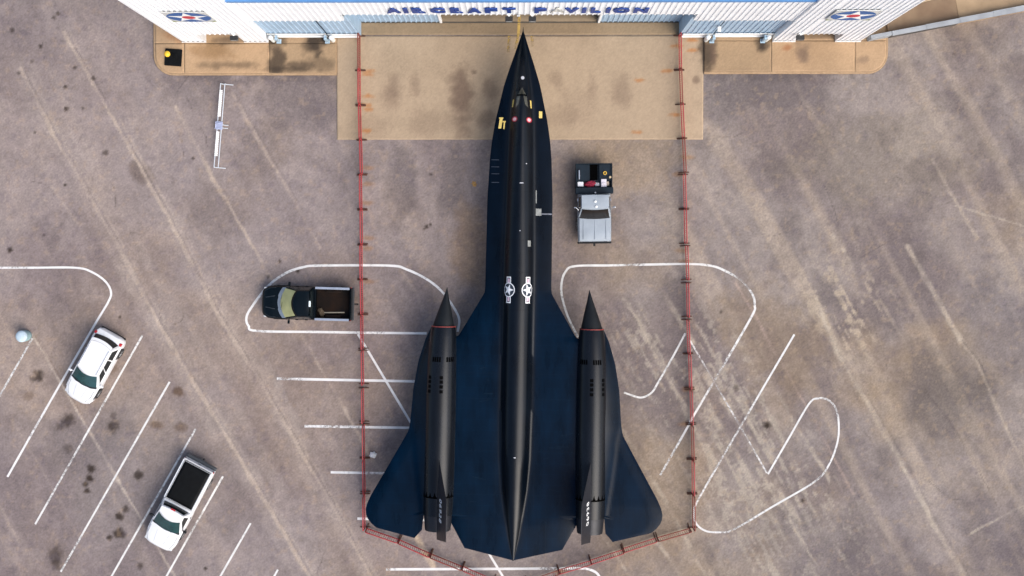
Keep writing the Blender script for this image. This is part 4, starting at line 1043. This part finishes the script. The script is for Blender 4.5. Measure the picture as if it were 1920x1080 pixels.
from mathutils.bvhtree import BVHTree
def drape(root, objs, pts, w, m, name, off=.006, n=12):
    trees = []
    for o in objs:
        trees.append(BVHTree.FromPolygons([v_.co[:] for v_ in o.data.vertices], [tuple(p_.vertices) for p_ in o.data.polygons]))
    def zat(x, y):
        z = -1
        for t_ in trees:
            h = t_.ray_cast(Vector((x, y, 5)), Vector((0, 0, -1)))
            if h[0] is not None: z = max(z, h[0].z)
        return z
    P2 = []
    for a, b in zip(pts[:-1], pts[1:]):
        for k in range(n): P2.append(Vector((a[0] + (b[0] - a[0]) * k / n, a[1] + (b[1] - a[1]) * k / n)))
    P2.append(Vector(pts[-1])); v = []
    for i, p in enumerate(P2):
        t_ = (P2[min(i + 1, len(P2) - 1)] - P2[max(i - 1, 0)]).normalized(); q = Vector((-t_.y, t_.x)) * w / 2
        for sg in (1, -1): x, y = p.x + q.x * sg, p.y + q.y * sg; v.append((x, y, zat(x, y) + off))
    return mesh_obj(name, v, [(2 * i, 2 * i + 1, 2 * i + 3, 2 * i + 2) for i in range(len(P2) - 1)], m, root)
def find(root, nm): return [o for o in root.children if o.name.split('.')[0] == nm]
def detail(root, y0, y1, w0, w1, roof=None, seam=None, wy=None):
    bd = find(root, 'body'); seam = seam or mat('panel_gap', (.10, .105, .11), .7)
    for sx in (-1, 1): drape(root, bd, [(sx * w0, y0), (sx * w0 * .99, (y0 + y1) / 2), (sx * w1, y1)], .022, seam, 'hood_seam')
    for sx in (-1, 1): drape(root, bd, [(sx * w0 * .45, y0 + .05), (sx * w1 * .42, y1 - .05)], .05, mat('crease_shading', (.52, .53, .55), .4) if seam.name != 'black_gap' else seam, 'hood_crease_shading', .004)  # flat strips that paint crease shading onto the smooth hood
    for x in (-.42, .18):
        cb_ = find(root, 'cab'); drape(root, cb_ + bd, [(x, wy), (x + .46, wy - .10)], .025, plastic, 'wiper', .035)
# white compact SUV
car_white = mat('white_car_paint', (.70, .71, .725), .25, var=.02, coat=.6)
suv = empty('parked_car'); tag(suv, 'white compact SUV with tinted glass parked in a bay near the teal trash barrel', 'car')
L = 4.6; W = .93
shell([(0, .62, .45, .75, .80, .82), (.07, .80, .38, .85, .95, .98), (.22, .89, .35, .92, 1.02, 1.05), (.55, W, .33, .95, 1.06, 1.08), (.56, W, .74, .95, 1.06, 1.08), (1.30, W, .74, .95, 1.05, 1.07), (1.31, W, .30, .95, 1.05, 1.07), (2.6, W, .30, .94, 1.03, 1.05),
       (3.25, W, .30, .93, 1.00, 1.06), (3.26, W, .72, .93, 1.00, 1.06), (3.7, W * .99, .72, .88, .95, 1.02), (4.02, W * .97, .72, .83, .90, .97), (4.03, W * .97, .34, .83, .90, .97), (4.25, .86, .34, .78, .84, .91), (4.42, .74, .36, .70, .76, .82), (4.54, .55, .40, .60, .66, .70), (4.6, .34, .46, .54, .58, .60)], car_white, suv)
cb = cabin(.28, 3.45, .88, .62, 2.62, .70, 1.02, 1.60, .08, car_white, suv, rb=.14, fb=.24, side_split=[(.06, .34), (.37, .64), (.67, .93)])
b = MB()
for sx in (-1, 1): b.box(sx * .60 - .02, sx * .60 + .02, .85, 2.45, 1.665, 1.70, bev=.01)
b.build('roof_rails', chrome, cb)
b = MB(); b.grid(8, 1, lambda u, w: ((-1 + 2 * u) * .66, .62 + .14 * (-1 + 2 * u) ** 2 * .8 - .16 * w, 1.655 - .05 * w)); o = b.build('rear_spoiler', car_white, cb)
sm = o.modifiers.new('thick', 'SOLIDIFY'); sm.thickness = .03
lamps(suv, .34, .90, .90, lamp_red, 'tail_lamp', .17, .16, .10); lamps(suv, 4.22, .84, .70, lamp_clear, 'head_lamp', .30, .13, .13)
mirrors(suv, 3.0, .92, 1.02, car_white); handles(suv, (1.55, 2.5), W * .985, .86, car_white)
b = MB(); b.box(-.55, .55, 4.44, 4.56, .40, .60, bev=.03); b.build('grille', plastic, suv)
b = MB(); b.box(-.80, .80, -.03, .12, .40, .58, bev=.04); b.build('rear_bumper', plastic, suv)
for y in (.93, 3.64):
    for x in (-.82, .82): car_wheel(suv, x, y, .35, .23)
detail(suv, 3.52, 4.36, .76, .56, wy=3.40)
place(suv, 176, 688, .75, -.488, .873, L)

# white pickup with black bed cover
def bed(root, y0, y1, w, zf, zt, paint, m_in, rail=None, rail_m=None):
    b = MB()
    for sx in (-1, 1):
        xo, xi = sx * w, sx * (w - .14)
        rings = []
        for y in (y0, y1): rings.append([(xo * .97, y, .42), (xo, y, .75), (xo * .985, y, zt - .04), (xo * .96, y, zt), (xi, y, zt), (xi, y, zf), (xi, y, .42)])
        b.loft(rings)
    b.box(-w + .15, w - .15, y1 - .06, y1, .45, zt)
    o = shade(b.build('bed_sides', paint, root), 35)
    b = MB(); b.box(-w + .145, w - .145, y0 + .002, y1 - .065, zf - .05, zf)
    for k in range(9): x = -.7 + k * .175; b.box(x - .03, x + .03, y0 + .03, y1 - .08, zf, zf + .015)
    for sx in (-1, 1): b.box(min(sx * (w - .15), sx * (w - .36)), max(sx * (w - .15), sx * (w - .36)), y0 + .55, y0 + 1.45, zf, zf + .24, bev=.04)
    b.build('bed_floor', m_in, root)
    b = MB(); b.box(-w + .03, w - .03, y0 - .09, y0 - .005, .52, zt - .01, bev=.025); tg = b.build('tailgate', paint, root)
    b = MB(); b.box(-.12, .12, y0 - .10, y0 - .088, zt - .20, zt - .12); b.build('handle', plastic, tg)
    if rail:
        for sx in (-1, 1):
            b = MB(); b.box(min(sx * (w - .15), sx * (w - .015)), max(sx * (w - .15), sx * (w - .015)), y0 + .02, y1 - .02, zt + .002, zt + .03, bev=.012); b.build('bed_rail', rail_m, root)
pk = empty('pickup_truck'); tag(pk, 'white pickup truck with black bed cover parked nose out in an angled bay', 'truck')
L = 5.75; W = 1.0
shell([(2.84, W * .985, .45, 1.02, 1.10, 1.12), (3.2, W, .42, 1.02, 1.10, 1.12), (4.10, W, .42, 1.02, 1.10, 1.15), (4.11, W, .80, 1.02, 1.10, 1.15), (4.5, W, .80, 1.00, 1.09, 1.16), (4.95, W * .99, .80, .98, 1.06, 1.13), (4.96, W * .99, .42, .98, 1.06, 1.13), (5.3, .95, .42, .93, 1.01, 1.08), (5.55, .86, .44, .86, .93, 1.0), (5.68, .70, .48, .75, .82, .88), (5.75, .45, .52, .66, .70, .74)], car_white, pk)
cb = cabin(2.92, 4.56, .93, 3.04, 3.66, .73, 1.10, 1.76, .07, car_white, pk, rb=.05, fb=.26, side_split=[(.22, .86)])
b = MB(); b.box(-.14, .14, 2.965, 3.06, 1.775, 1.825, bev=.015); b.build('third_brake_lamp', lamp_red, cb)
bed(pk, .28, 2.80, W, .75, 1.14, car_white, plastic)
cover_m = mat('black_vinyl_cover', (.0025, .003, .0035), .6, spec=.12, var=.3, scale=4, bump=.1, bscale=12)
b = MB(); b.grid(10, 14, lambda u, w: (-.83 + 1.66 * u, .34 + 2.40 * w, 1.155 + .02 * math.sin(math.pi * u) * math.sin(math.pi * w))); o = b.build('bed_cover', cover_m, pk, True); sm = o.modifiers.new('thick', 'SOLIDIFY'); sm.thickness = .03; sm.offset = -1
b = MB()
for xa, xb, ya, yb in ((-.88, -.84, .30, 2.78), (.84, .88, .30, 2.78), (-.84, .84, .30, .335), (-.84, .84, 2.745, 2.78)): b.box(xa, xb, ya, yb, 1.142, 1.17, bev=.008)
b.build('cover_frame', mat('grey_cover_frame', (.30, .31, .32), .4), pk)
b = MB(); b.box(-.98, .98, 0, .20, .48, .68, bev=.04); b.box(-.30, .30, -.03, .12, .50, .60, bev=.02); b.build('rear_bumper', mat('dark_grey_bumper', (.05, .055, .06), .4), pk)
b = MB(); b.tube((0, -.12, .45), (0, .2, .45), .035); b.lathe([(.03, .45), (.03, .50), (.045, .53), (.03, .57), (.001, .575)], (0, -.10, 0), seg=12); b.build('tow_hitch', plastic, pk)
lamps(pk, .25, .985, .86, lamp_red, 'tail_lamp', .14, .24, .06); lamps(pk, 5.46, .90, .78, lamp_clear, 'head_lamp', .26, .16, .11)
mirrors(pk, 4.05, .98, 1.12, plastic); handles(pk, (3.25,), W * .985, .95, plastic)
b = MB(); b.box(-.62, .62, 5.60, 5.72, .50, .70, bev=.03); b.build('grille', plastic, pk)
for y in (1.12, 4.53):
    for x in (-.88, .88): car_wheel(pk, x, y, .38, .25)
detail(pk, 4.62, 5.52, .86, .70, wy=4.48)
place(pk, 337, 944.5, .72, -.47, .883, L)

# black pickup with open bed
blk = mat('black_car_paint', (.0015, .004, .006), .2, var=.2, spec=.22)
bp = empty('pickup_truck'); tag(bp, 'black pickup truck with open bed parked inside a painted island outline', 'truck')
L = 5.43; W = 1.0
shell([(2.28, W * .985, .45, 1.04, 1.12, 1.14), (2.6, W, .42, 1.04, 1.12, 1.14), (3.82, W, .42, 1.04, 1.12, 1.16), (3.83, W, .80, 1.04, 1.12, 1.16), (4.3, W, .80, 1.02, 1.11, 1.18), (4.68, W * .99, .80, 1.0, 1.08, 1.16), (4.69, W * .99, .42, 1.0, 1.08, 1.16), (5.0, .95, .42, .96, 1.03, 1.10), (5.26, .85, .44, .88, .96, 1.02), (5.38, .68, .48, .78, .85, .90), (5.43, .5, .52, .68, .72, .76)], blk, bp)
shade_m = mat('yellow_green_sunshade', (.36, .36, .17), .45, var=.12, scale=3)
cb = cabin(2.32, 4.30, .95, 2.42, 3.42, .76, 1.12, 1.80, .07, blk, bp, rb=.05, fb=.30, gl=shade_m, side_split=[(.05, .34), (.40, .86)])
b = MB(); b.grid(14, 2, lambda u, v: (lambda uu: (uu * .90, 4.36 - .33 * uu * uu + .10 - .22 * v, 1.165 + .05 * v))(-1 + 2 * u)); b.build('cowl', mat('grey_cowl', (.13, .16, .20), .4), cb, True)
b = MB(); b.box(-.17, .17, 2.36, 2.47, 1.815, 1.86, bev=.015); b.build('cargo_lamp', mat('white_lamp_lens', (.72, .80, .80), .25), cb)
bedm = mat('rusty_brown_bed', (.004, .004, .0045), .8, spec=.1, col2=(.016, .009, .006), scale=1.3, bump=.2)
bed(bp, .20, 2.25, W, .72, 1.18, blk, bedm, True, mat('blue_grey_rail', (.30, .34, .42), .35, .3))
b = MB(); b.box(-.98, .98, 0, .14, .50, .70, bev=.04); b.build('rear_bumper', mat('dark_grey_bumper', (.05, .05, .06), .4), bp)
b = MB(); b.tube((0, -.22, .45), (0, .2, .45), .04); b.lathe([(.03, .45), (.03, .52), (.05, .56), (.03, .60), (.001, .605)], (0, -.19, 0), seg=12); b.build('tow_hitch', plastic, bp)
lamps(bp, .16, .985, .88, lamp_red, 'tail_lamp', .12, .24, .05); lamps(bp, 5.18, .88, .80, lamp_clear, 'head_lamp', .24, .14, .10)
mirrors(bp, 3.72, .99, 1.14, blk); handles(bp, (2.75, 3.3), W * .985, .97, blk)
b = MB(); b.box(-.6, .6, 5.28, 5.41, .50, .72, bev=.03); b.build('grille', plastic, bp)
for y in (1.05, 4.25):
    for x in (-.88, .88): car_wheel(bp, x, y, .39, .26)
detail(bp, 4.52, 5.20, .86, .68, seam=mat('black_gap', (.012, .016, .02), .5), wy=4.22)
place(bp, 577.5, 568.0, .72, -174, -5, L)
bpm = bp.matrix_basis.copy() if False else Matrix.Translation(bp.location) @ Euler(bp.rotation_euler).to_matrix().to_4x4()
def in_bed(o, x, y, z, rz=0): o.location = bpm @ Vector((x, y, z)); o.rotation_euler = (0, 0, bp.rotation_euler.z + rz)
b = MB(); b.box(-.035, .035, -.62, .62, 0, .045, bev=.008); o = b.build('wooden_stick', mat('pale_wood', (.26, .23, .18), .7)); tag(o, 'pale wooden stick lying in the bed of the black pickup', 'stick'); in_bed(o, -.52, 1.16, .738, .04)
def crumple(name, r_, m, sx=1, sy=1, sz=.6, seed=1):
    rr = random.Random(seed); bm = bmesh.new(); bmesh.ops.create_icosphere(bm, subdivisions=3, radius=r_)
    ph = [rr.uniform(0, 6) for _ in range(9)]
    for v_ in bm.verts:
        d = v_.co.normalized(); k = 1 + .16 * math.sin(5 * d.x + ph[0]) * math.sin(4 * d.y + ph[1]) + .12 * math.sin(9 * d.y + ph[2] + 3 * d.z) + .08 * math.sin(13 * d.x + ph[3]) * math.cos(11 * d.z + ph[4]) + rr.uniform(-.04, .04)
        v_.co = Vector((d.x * sx, d.y * sy, max(d.z * sz, -sz * .55))) * r_ * k
    zmin = min(v_.co.z for v_ in bm.verts)
    for v_ in bm.verts: v_.co.z -= zmin
    me = bpy.data.meshes.new(name); bm.to_mesh(me); bm.free(); me.materials.append(m)
    return link(bpy.data.objects.new(name, me))
o = crumple('rag', .20, mat('tan_rag', (.07, .05, .03), .9, var=.3, scale=6), 1.3, .8, .5, 4); tag(o, 'crumpled brown rag in the corner of the black pickup bed', 'rag'); in_bed(o, -.52, 1.92, .738, .5)

# grey utility truck with equipment deck
gry = mat('faded_grey_paint', (.27, .31, .35), .45, var=.10, scale=1.5)
navy = mat('dark_navy_deck_paint', (.006, .013, .021), .5, var=.3, scale=2, spec=.2)
gt = empty('utility_truck'); tag(gt, 'faded grey utility truck with dark equipment deck parked beside the black jet', 'truck')
L = 4.62; W = .98
shell([(1.74, W * .97, .50, 1.05, 1.14, 1.15), (2.65, W, .48, 1.05, 1.13, 1.14), (3.10, W, .48, 1.04, 1.12, 1.14), (3.11, W, .84, 1.04, 1.12, 1.14), (3.6, W, .84, 1.03, 1.11, 1.13), (3.98, W, .84, 1.02, 1.10, 1.12), (3.99, W, .5, 1.02, 1.10, 1.12), (4.42, W, .52, 1.0, 1.08, 1.10), (4.52, W * .985, .58, .96, 1.03, 1.05), (4.54, W * .97, .62, .90, .93, .95)], gry, gt)
cb = cabin(1.80, 3.16, .93, 1.84, 2.68, .80, 1.13, 1.78, .06, gry, gt, rb=.02, fb=.07, gl=mat('black_windscreen', (.012, .010, .009), .15, var=.3, scale=5), side_split=[(.12, .90)])
b = MB()
for x in (-.66, 0, .66): b.box(x - .014, x + .014, 3.30, 4.42, 1.12, 1.146, bev=.006)
b.build('hood_creases', gry, gt)
for x, y in ((.0, 2.24), (-.06, 2.54)):
    b = MB(); b.lathe([(.075, 0), (.075, .035), (.03, .06)], (x, y, 1.85), seg=14); b.build('roof_lamp', trim_white, cb)
b = MB(); b.box(-1.0, 1.0, 4.54, 4.66, .52, .74, bev=.03); b.build('front_bumper', plastic, gt)
b = MB(); b.box(-.06, .06, 4.66, 4.80, .55, .65, bev=.01); b.build('tow_hook', plastic, gt)
lamps(gt, 4.53, .92, .76, lamp_clear, 'head_lamp', .20, .16, .02); handles(gt, (2.1,), W * .985, .96, chrome)
for sx in (-1, 1):
    b = MB(); b.box(min(sx * 1.05, sx * 1.22), max(sx * 1.05, sx * 1.22), 2.52, 2.60, 1.18, 1.42, bev=.02); b.tube((sx * .9, 2.55, 1.15), (sx * 1.1, 2.55, 1.22), .015, 6); b.tube((sx * .92, 2.72, 1.30), (sx * 1.1, 2.56, 1.38), .012, 6); b.build('mirror', chrome, gt)
# deck: plate with side boxes, well in the middle, cross box behind the cab
b = MB(); b.box(-1.08, 1.08, 0, 1.40, .78, .86, bev=.015); dk_ = b.build('deck', navy, gt)
for xa, xb in ((-1.08, -.30), (.30, 1.08)):
    b = MB(); b.box(xa, xb, .02, 1.0, .862, 1.02, bev=.02); b.build('deck_box', navy, dk_)
b = MB(); b.box(-.22, .22, .03, .95, .861, .88); b.build('well', matt_black, dk_)
b = MB()
for x in (-1.06, 1.02): b.box(x, x + .04, .02, 1.40, .87, 1.10)
b.box(-1.06, 1.06, -.02, .02, .87, 1.06); b.build('side_rail', navy, dk_)
b = MB(); b.box(-1.10, 1.10, 1.38, 1.76, .80, 1.28, bev=.03); tb = b.build('tool_box', navy, gt)
b = MB(); b.lathe([(.05, 0), (.05, .03)], (-.05, 1.70, 1.28), seg=10); b.build('latch', steel, tb)
b = MB(); b.box(-.9, .9, .10, .16, .45, .62); b.box(-.45, -.37, .1, 2.0, .50, .78); b.box(.37, .45, .1, 2.0, .50, .78); b.build('chassis', plastic, gt)
for sx in (-1, 1):
    b = MB(); b.box(min(sx * .95, sx * .80), max(sx * .95, sx * .80), -.035, .0, .62, .74); b.build('tail_lamp', lamp_red, gt)
for y in (.80, 3.55):
    for x in (-.88, .88): car_wheel(gt, x, y, .37, .25)
place(gt, 1114, 381.5, .85, 1, 74, L)
gtm = Matrix.Translation(gt.location) @ Euler(gt.rotation_euler).to_matrix().to_4x4()
def on_deck(o, x, y, z, rz=0): o.location = gtm @ Vector((x, y, z)); o.rotation_euler = (0, 0, gt.rotation_euler.z + rz)
# photo right is the truck's left because it faces down the picture
wbox = mat('white_plastic_box', (.72, .73, .77), .5, var=.06)
b = MB(); b.box(-.17, .17, -.14, .14, 0, .22, bev=.02); o = b.build('white_case', wbox); tag(o, 'small white case on the deck of the grey truck beside the chrome tube', 'case'); on_deck(o, .80, 1.18, .862)
b = MB(); b.tube((0, -.25, .06), (0, .25, .06), .055, 12); b.tube((0, .25, .06), (0, .30, .06), .03, 10); o = b.build('chrome_tube', chrome); tag(o, 'short chrome tube lying on the deck of the grey truck', 'tube'); on_deck(o, .88, .62, 1.021)
b = MB(); b.box(-.16, .16, -.24, .24, 0, .26, bev=.02); b.box(-.10, .10, -.03, .03, .26, .30, bev=.01); o = b.build('pale_box', mat('pale_lilac_box', (.58, .55, .60), .6)); tag(o, 'tall pale lilac box on the deck of the grey truck beside the red bag', 'box'); on_deck(o, -.56, 1.14, .862)
b = MB(); b.box(-.07, .07, -.12, .12, 0, .14, bev=.015); o = b.build('tan_box', mat('tan_carton', (.36, .30, .24), .8)); tag(o, 'small tan carton wedged next to the pale lilac box', 'box'); on_deck(o, -.80, 1.16, .862)
o = crumple('red_bag', .24, mat('crimson_fabric', (.22, .008, .03), .8, var=.3, scale=5), 1.35, .75, .6, 8); tag(o, 'crimson fabric bag lying across the deck of the grey truck', 'bag'); on_deck(o, .22, 1.18, .862, .2)
o = crumple('grey_cloth', .12, mat('silver_cloth', (.48, .48, .52), .7, var=.2), 1.3, .9, .6, 9); tag(o, 'small silver grey cloth between the red bag and lilac box', 'cloth'); on_deck(o, -.18, 1.20, .862)
bm = bmesh.new(); rg = []
mb = MB()
for k in range(24):
    a = 2 * math.pi * k / 24; rg.append([((.085 + .03 * math.cos(q)) * math.cos(a), (.085 + .03 * math.cos(q)) * math.sin(a), .03 + .03 * math.sin(q)) for q in [2 * math.pi * i / 8 for i in range(8)]])
mb.loft(rg + [rg[0]], caps=False); o = mb.build('yellow_ring', mat('yellow_rubber', (.62, .38, .05), .6), None, True); tag(o, 'yellow rubber ring on the deck of the grey truck', 'ring'); on_deck(o, -.64, .55, 1.021); bm.free()
b = MB(); b.lathe([(.06, 0), (.07, .10), (.07, .13), (.02, .14)], (0, 0, 0), seg=14); o = shade(b.build('tin_can', mat('tan_tin', (.42, .33, .20), .5), None)); tag(o, 'tan tin can at the deck edge of the grey truck', 'can'); on_deck(o, -.93, .80, 1.021)

# ------------------------------------------------------------------ red crowd barriers
redp = mat('faded_red_paint', (.34, .026, .032), .5, var=.25, scale=2); rusty = mat('rusty_brown_steel', (.085, .035, .022), .8, var=.35, scale=4); pinkp = mat('sun_bleached_red_paint', (.34, .05, .05), .6, var=.25, scale=2)
def barrier_mesh():
    Lb = 2.0; z0, z1 = .16, 1.08
    fr = MB(); pts = [(0, z0), (0, z1 - .12), (.04, z1 - .03), (.12, z1), (Lb - .12, z1), (Lb - .04, z1 - .03), (Lb, z1 - .12), (Lb, z0)]
    for (a, za), (c_, zc) in zip(pts, pts[1:] + pts[:1]): fr.tube((a, 0, za), (c_, 0, zc), .034, 6)
    pk_ = MB()
    for k in range(1, 16): pk_.tube((k * Lb / 16, 0, z0), (k * Lb / 16, 0, z1), .015, 5)
    ft = MB(); ft.box(-.032, .032, -.31, .31, .0, .03); ft.tube((0, -.28, .03), (0, -.02, .17), .016, 5); ft.tube((0, .28, .03), (0, .02, .17), .016, 5); ft.box(-.02, .02, -.02, .02, .03, .18)
    return fr, pk_, ft
_fr, _pk, _ft = barrier_mesh()
rustred = mat('rust_streaked_red_paint', (.26, .028, .026), .65, col2=(.16, .05, .025), scale=3)
proto = None
def barrier(a, b, label, group):
    global proto
    d = b - a; rz = math.atan2(d.y, d.x); ln = d.length
    if proto is None:
        proto = empty('crowd_barrier')
        _fr.build('frame', redp, proto); _pk.build('pickets', pinkp, proto)
        for x in (.0, 2.0):
            o = _ft.build('foot', rusty, proto); o.location = (x, 0, 0)
        r_ = proto
    else: r_ = copy_tree(proto)
    z = ZA if a.y > P(960, 262).y + .4 else 0.0
    r_.location = (a.x + d.x / ln * (ln - 2.0) / 2, a.y + d.y / ln * (ln - 2.0) / 2, z); r_.rotation_euler = (0, 0, rz)
    rb_ = random.Random(int(a.x * 31 + a.y * 57))
    r_.rotation_euler[2] += rb_.uniform(-.014, .014); r_.location.x += rb_.uniform(-.025, .025); r_.location.y += rb_.uniform(-.02, .02)
    for ch in r_.children:
        if ch.name.startswith('foot'): continue
        ch.material_slots[0].link = 'OBJECT'; ch.material_slots[0].material = rb_.choice((redp, redp, pinkp, rustred))
    tag(r_, label, 'barrier', group)
def run(pts, label, group, n=None):
    for (x0, y0), (x1, y1) in zip(pts[:-1], pts[1:]): barrier(P(x0, y0), P(x1, y1), label, group)
ly = [68, 113 + 19, 197, 262 + 1, 327, 392, 459, 524, 589, 654, 722, 794, 858, 923, 990]
lx = lambda y: float(np.interp(y, [66, 260, 440, 524, 720, 990], [675.5, 678, 680, 680.5, 682.5, 685]))
run([(lx(y), y) for y in ly], 'red steel crowd barrier in the row between black pickup and black jet', 'red barriers on the black pickup side')
ry = [67, 131, 196, 260, 325, 359 + 33, 458, 522 + 4, 598, 662, 728, 794, 860, 926, 988]
rx = lambda y: float(np.interp(y, [66, 135, 196, 260, 300, 430, 600, 700, 790, 870, 989], [1272, 1273.5, 1275.5, 1278, 1280, 1283.5, 1287.5, 1291.5, 1294.5, 1297, 1299]))
run([(rx(y), y) for y in ry], 'red steel crowd barrier in the row between grey truck and hooked white loop', 'red barriers on the grey truck side')
run([(689, 990), (749, 1011), (808, 1037), (868, 1061), (927, 1085)], 'red steel crowd barrier behind the jet tail slanting from the black pickup side row', 'red barriers behind the tail, black pickup side')
run([(1294, 989), (1230, 1008), (1168, 1029), (1106, 1050), (1047, 1068), (988, 1087)], 'red steel crowd barrier behind the jet tail slanting from the grey truck side row', 'red barriers behind the tail, grey truck side')

# ------------------------------------------------------------------ small things
# aluminium ladder frame
alu = mat('bright_aluminium', (.62, .66, .70), .4, .3, var=.1); ladder_white = mat('white_ladder_paint', (.82, .83, .82), .5, var=.05)
p0, p1 = P(420.5, 158), P(408, 315); d = p1 - p0; LL = d.length
lf = empty('ladder_frame', (p0.x, p0.y, 0), math.atan2(d.y, d.x) + math.pi / 2); tag(lf, 'long white and silver ladder frame with cross feet standing on bare asphalt', 'ladder')
zz = .32; wv = .125                         # local: -Y runs along the frame
for sx in (-1, 1):
    b = MB(); b.box(sx * wv - .022, sx * wv + .022, -LL, 0, zz - .03, zz + .05, bev=.008); b.build('rail', alu, lf)
for ya, yb in ((.40, 1.95), (2.85, 4.30)):
    k = ya
    while k < yb:
        b = MB(); b.box(-wv - .02, .035, -k - .085, -k, zz + .052, zz + .075, bev=.006); b.build('tread', ladder_white, lf); k += .105
for yc, ext in ((.0, .52), (LL / 2 - .08, .42), (LL / 2 + .10, .40), (LL - .02, .46)):
    b = MB(); b.box(-wv - .08, wv + ext - .1, -yc - .025, -yc + .025, 0, .045, bev=.01)
    for sx in (-1, 1): b.box(sx * wv - .02, sx * wv + .02, -yc - .02, -yc + .02, .045, zz - .03)
    b.build('cross_foot', alu, lf)
b = MB(); b.box(-.20, .20, -LL / 2 - .24, -LL / 2 + .24, zz + .055, zz + .10, bev=.01); b.tube((-.2, -LL / 2 - .2, zz + .1), (-.2, -LL / 2 + .2, zz + .16), .02, 6); b.tube((.2, -LL / 2 + .2, zz + .1), (-.2, -LL / 2 + .05, zz + .2), .02, 6); b.tube((.2, -LL / 2 - .1, zz + .1), (-.25, -LL / 2 - .2, zz + .14), .018, 6); b.build('hinge_bracket', mat('pale_blue_steel', (.42, .46, .62), .4, .4), lf)

# black square base with yellow topped post
c_ = P(325.5, 108, .13); pb = empty('sign_base', (c_.x, c_.y, .13), R(-4)); tag(pb, 'black square rubber base with a yellow topped post on the pavement', 'post stand')
b = MB(); b.box(-.50, .50, -.50, .50, 0, .10, bev=.03); b.box(-.22, .22, -.22, .22, .10, .14, bev=.02); b.build('base', mat('black_rubber', (.004, .0045, .005), .75, var=.3, scale=5, spec=.12), pb)
b = MB(); b.tube((0, 0, .14), (0, 0, 1.18), .05, 12); b.build('post', mat('black_rubber', (.01, .01, .01)), pb)
b = MB(); b.lathe([(.06, 1.14), (.16, 1.17), (.175, 1.25), (.15, 1.33), (.08, 1.37), (.001, 1.38)], (0, 0, 0), seg=20); shade(b.build('yellow_cap', mat('bright_yellow_plastic', (.78, .47, .025), .5), pb), 50)

# pale teal trash barrel
c_ = P(50.5, 629); tbn = empty('trash_barrel', (c_.x, c_.y, 0)); tag(tbn, 'pale teal trash barrel with domed lid at the end of a bay line', 'barrel')
tl = mat('pale_teal_paint', (.26, .40, .42), .55, var=.2, scale=2)
b = MB(); b.lathe([(.29, 0), (.31, .02), (.33, .28), (.335, .30), (.33, .32), (.33, .55), (.335, .57), (.33, .59), (.32, .74)], (0, 0, 0), seg=28); shade(b.build('barrel', tl, tbn), 50)
b = MB(); b.lathe([(.34, .73), (.345, .77), (.31, .82), (.20, .87), (.001, .89)], (0, 0, 0), seg=28); shade(b.build('lid', mat('pale_blue_grey_lid', (.42, .52, .58), .5, var=.12), tbn), 60)

o = crumple('white_bag', .20, mat('white_plastic_film', (.78, .78, .76), .5, var=.06), 1.0, .95, .8, 12); tag(o, 'crumpled white plastic bag on the asphalt beside the red barriers and wing tip', 'bag'); c_ = P(700, 852); o.location = (c_.x, c_.y, 0); o.rotation_euler = (0, 0, .6)
leafm = mat('dry_orange_leaf', (.36, .20, .06), .8, var=.3, scale=8)
b = MB()
pts = [(0, -.20), (.07, -.12), (.16, -.10), (.10, 0), (.17, .10), (.07, .10), (0, .22), (-.06, .10), (-.15, .12), (-.09, 0), (-.15, -.09), (-.06, -.12)]
b.loft([[(x, y, .006 + .25 * abs(x) * abs(x) * 4 + .1 * abs(y) ** 2) for x, y in pts], [(x, y, .012 + .25 * abs(x) * abs(x) * 4 + .1 * abs(y) ** 2) for x, y in pts]])
o = b.build('fallen_leaf', leafm); tag(o, 'dry orange leaf lying on asphalt between the jet and red barriers', 'leaf'); c_ = P(889, 345); o.location = (c_.x, c_.y, 0); o.rotation_euler = (0, 0, .5)
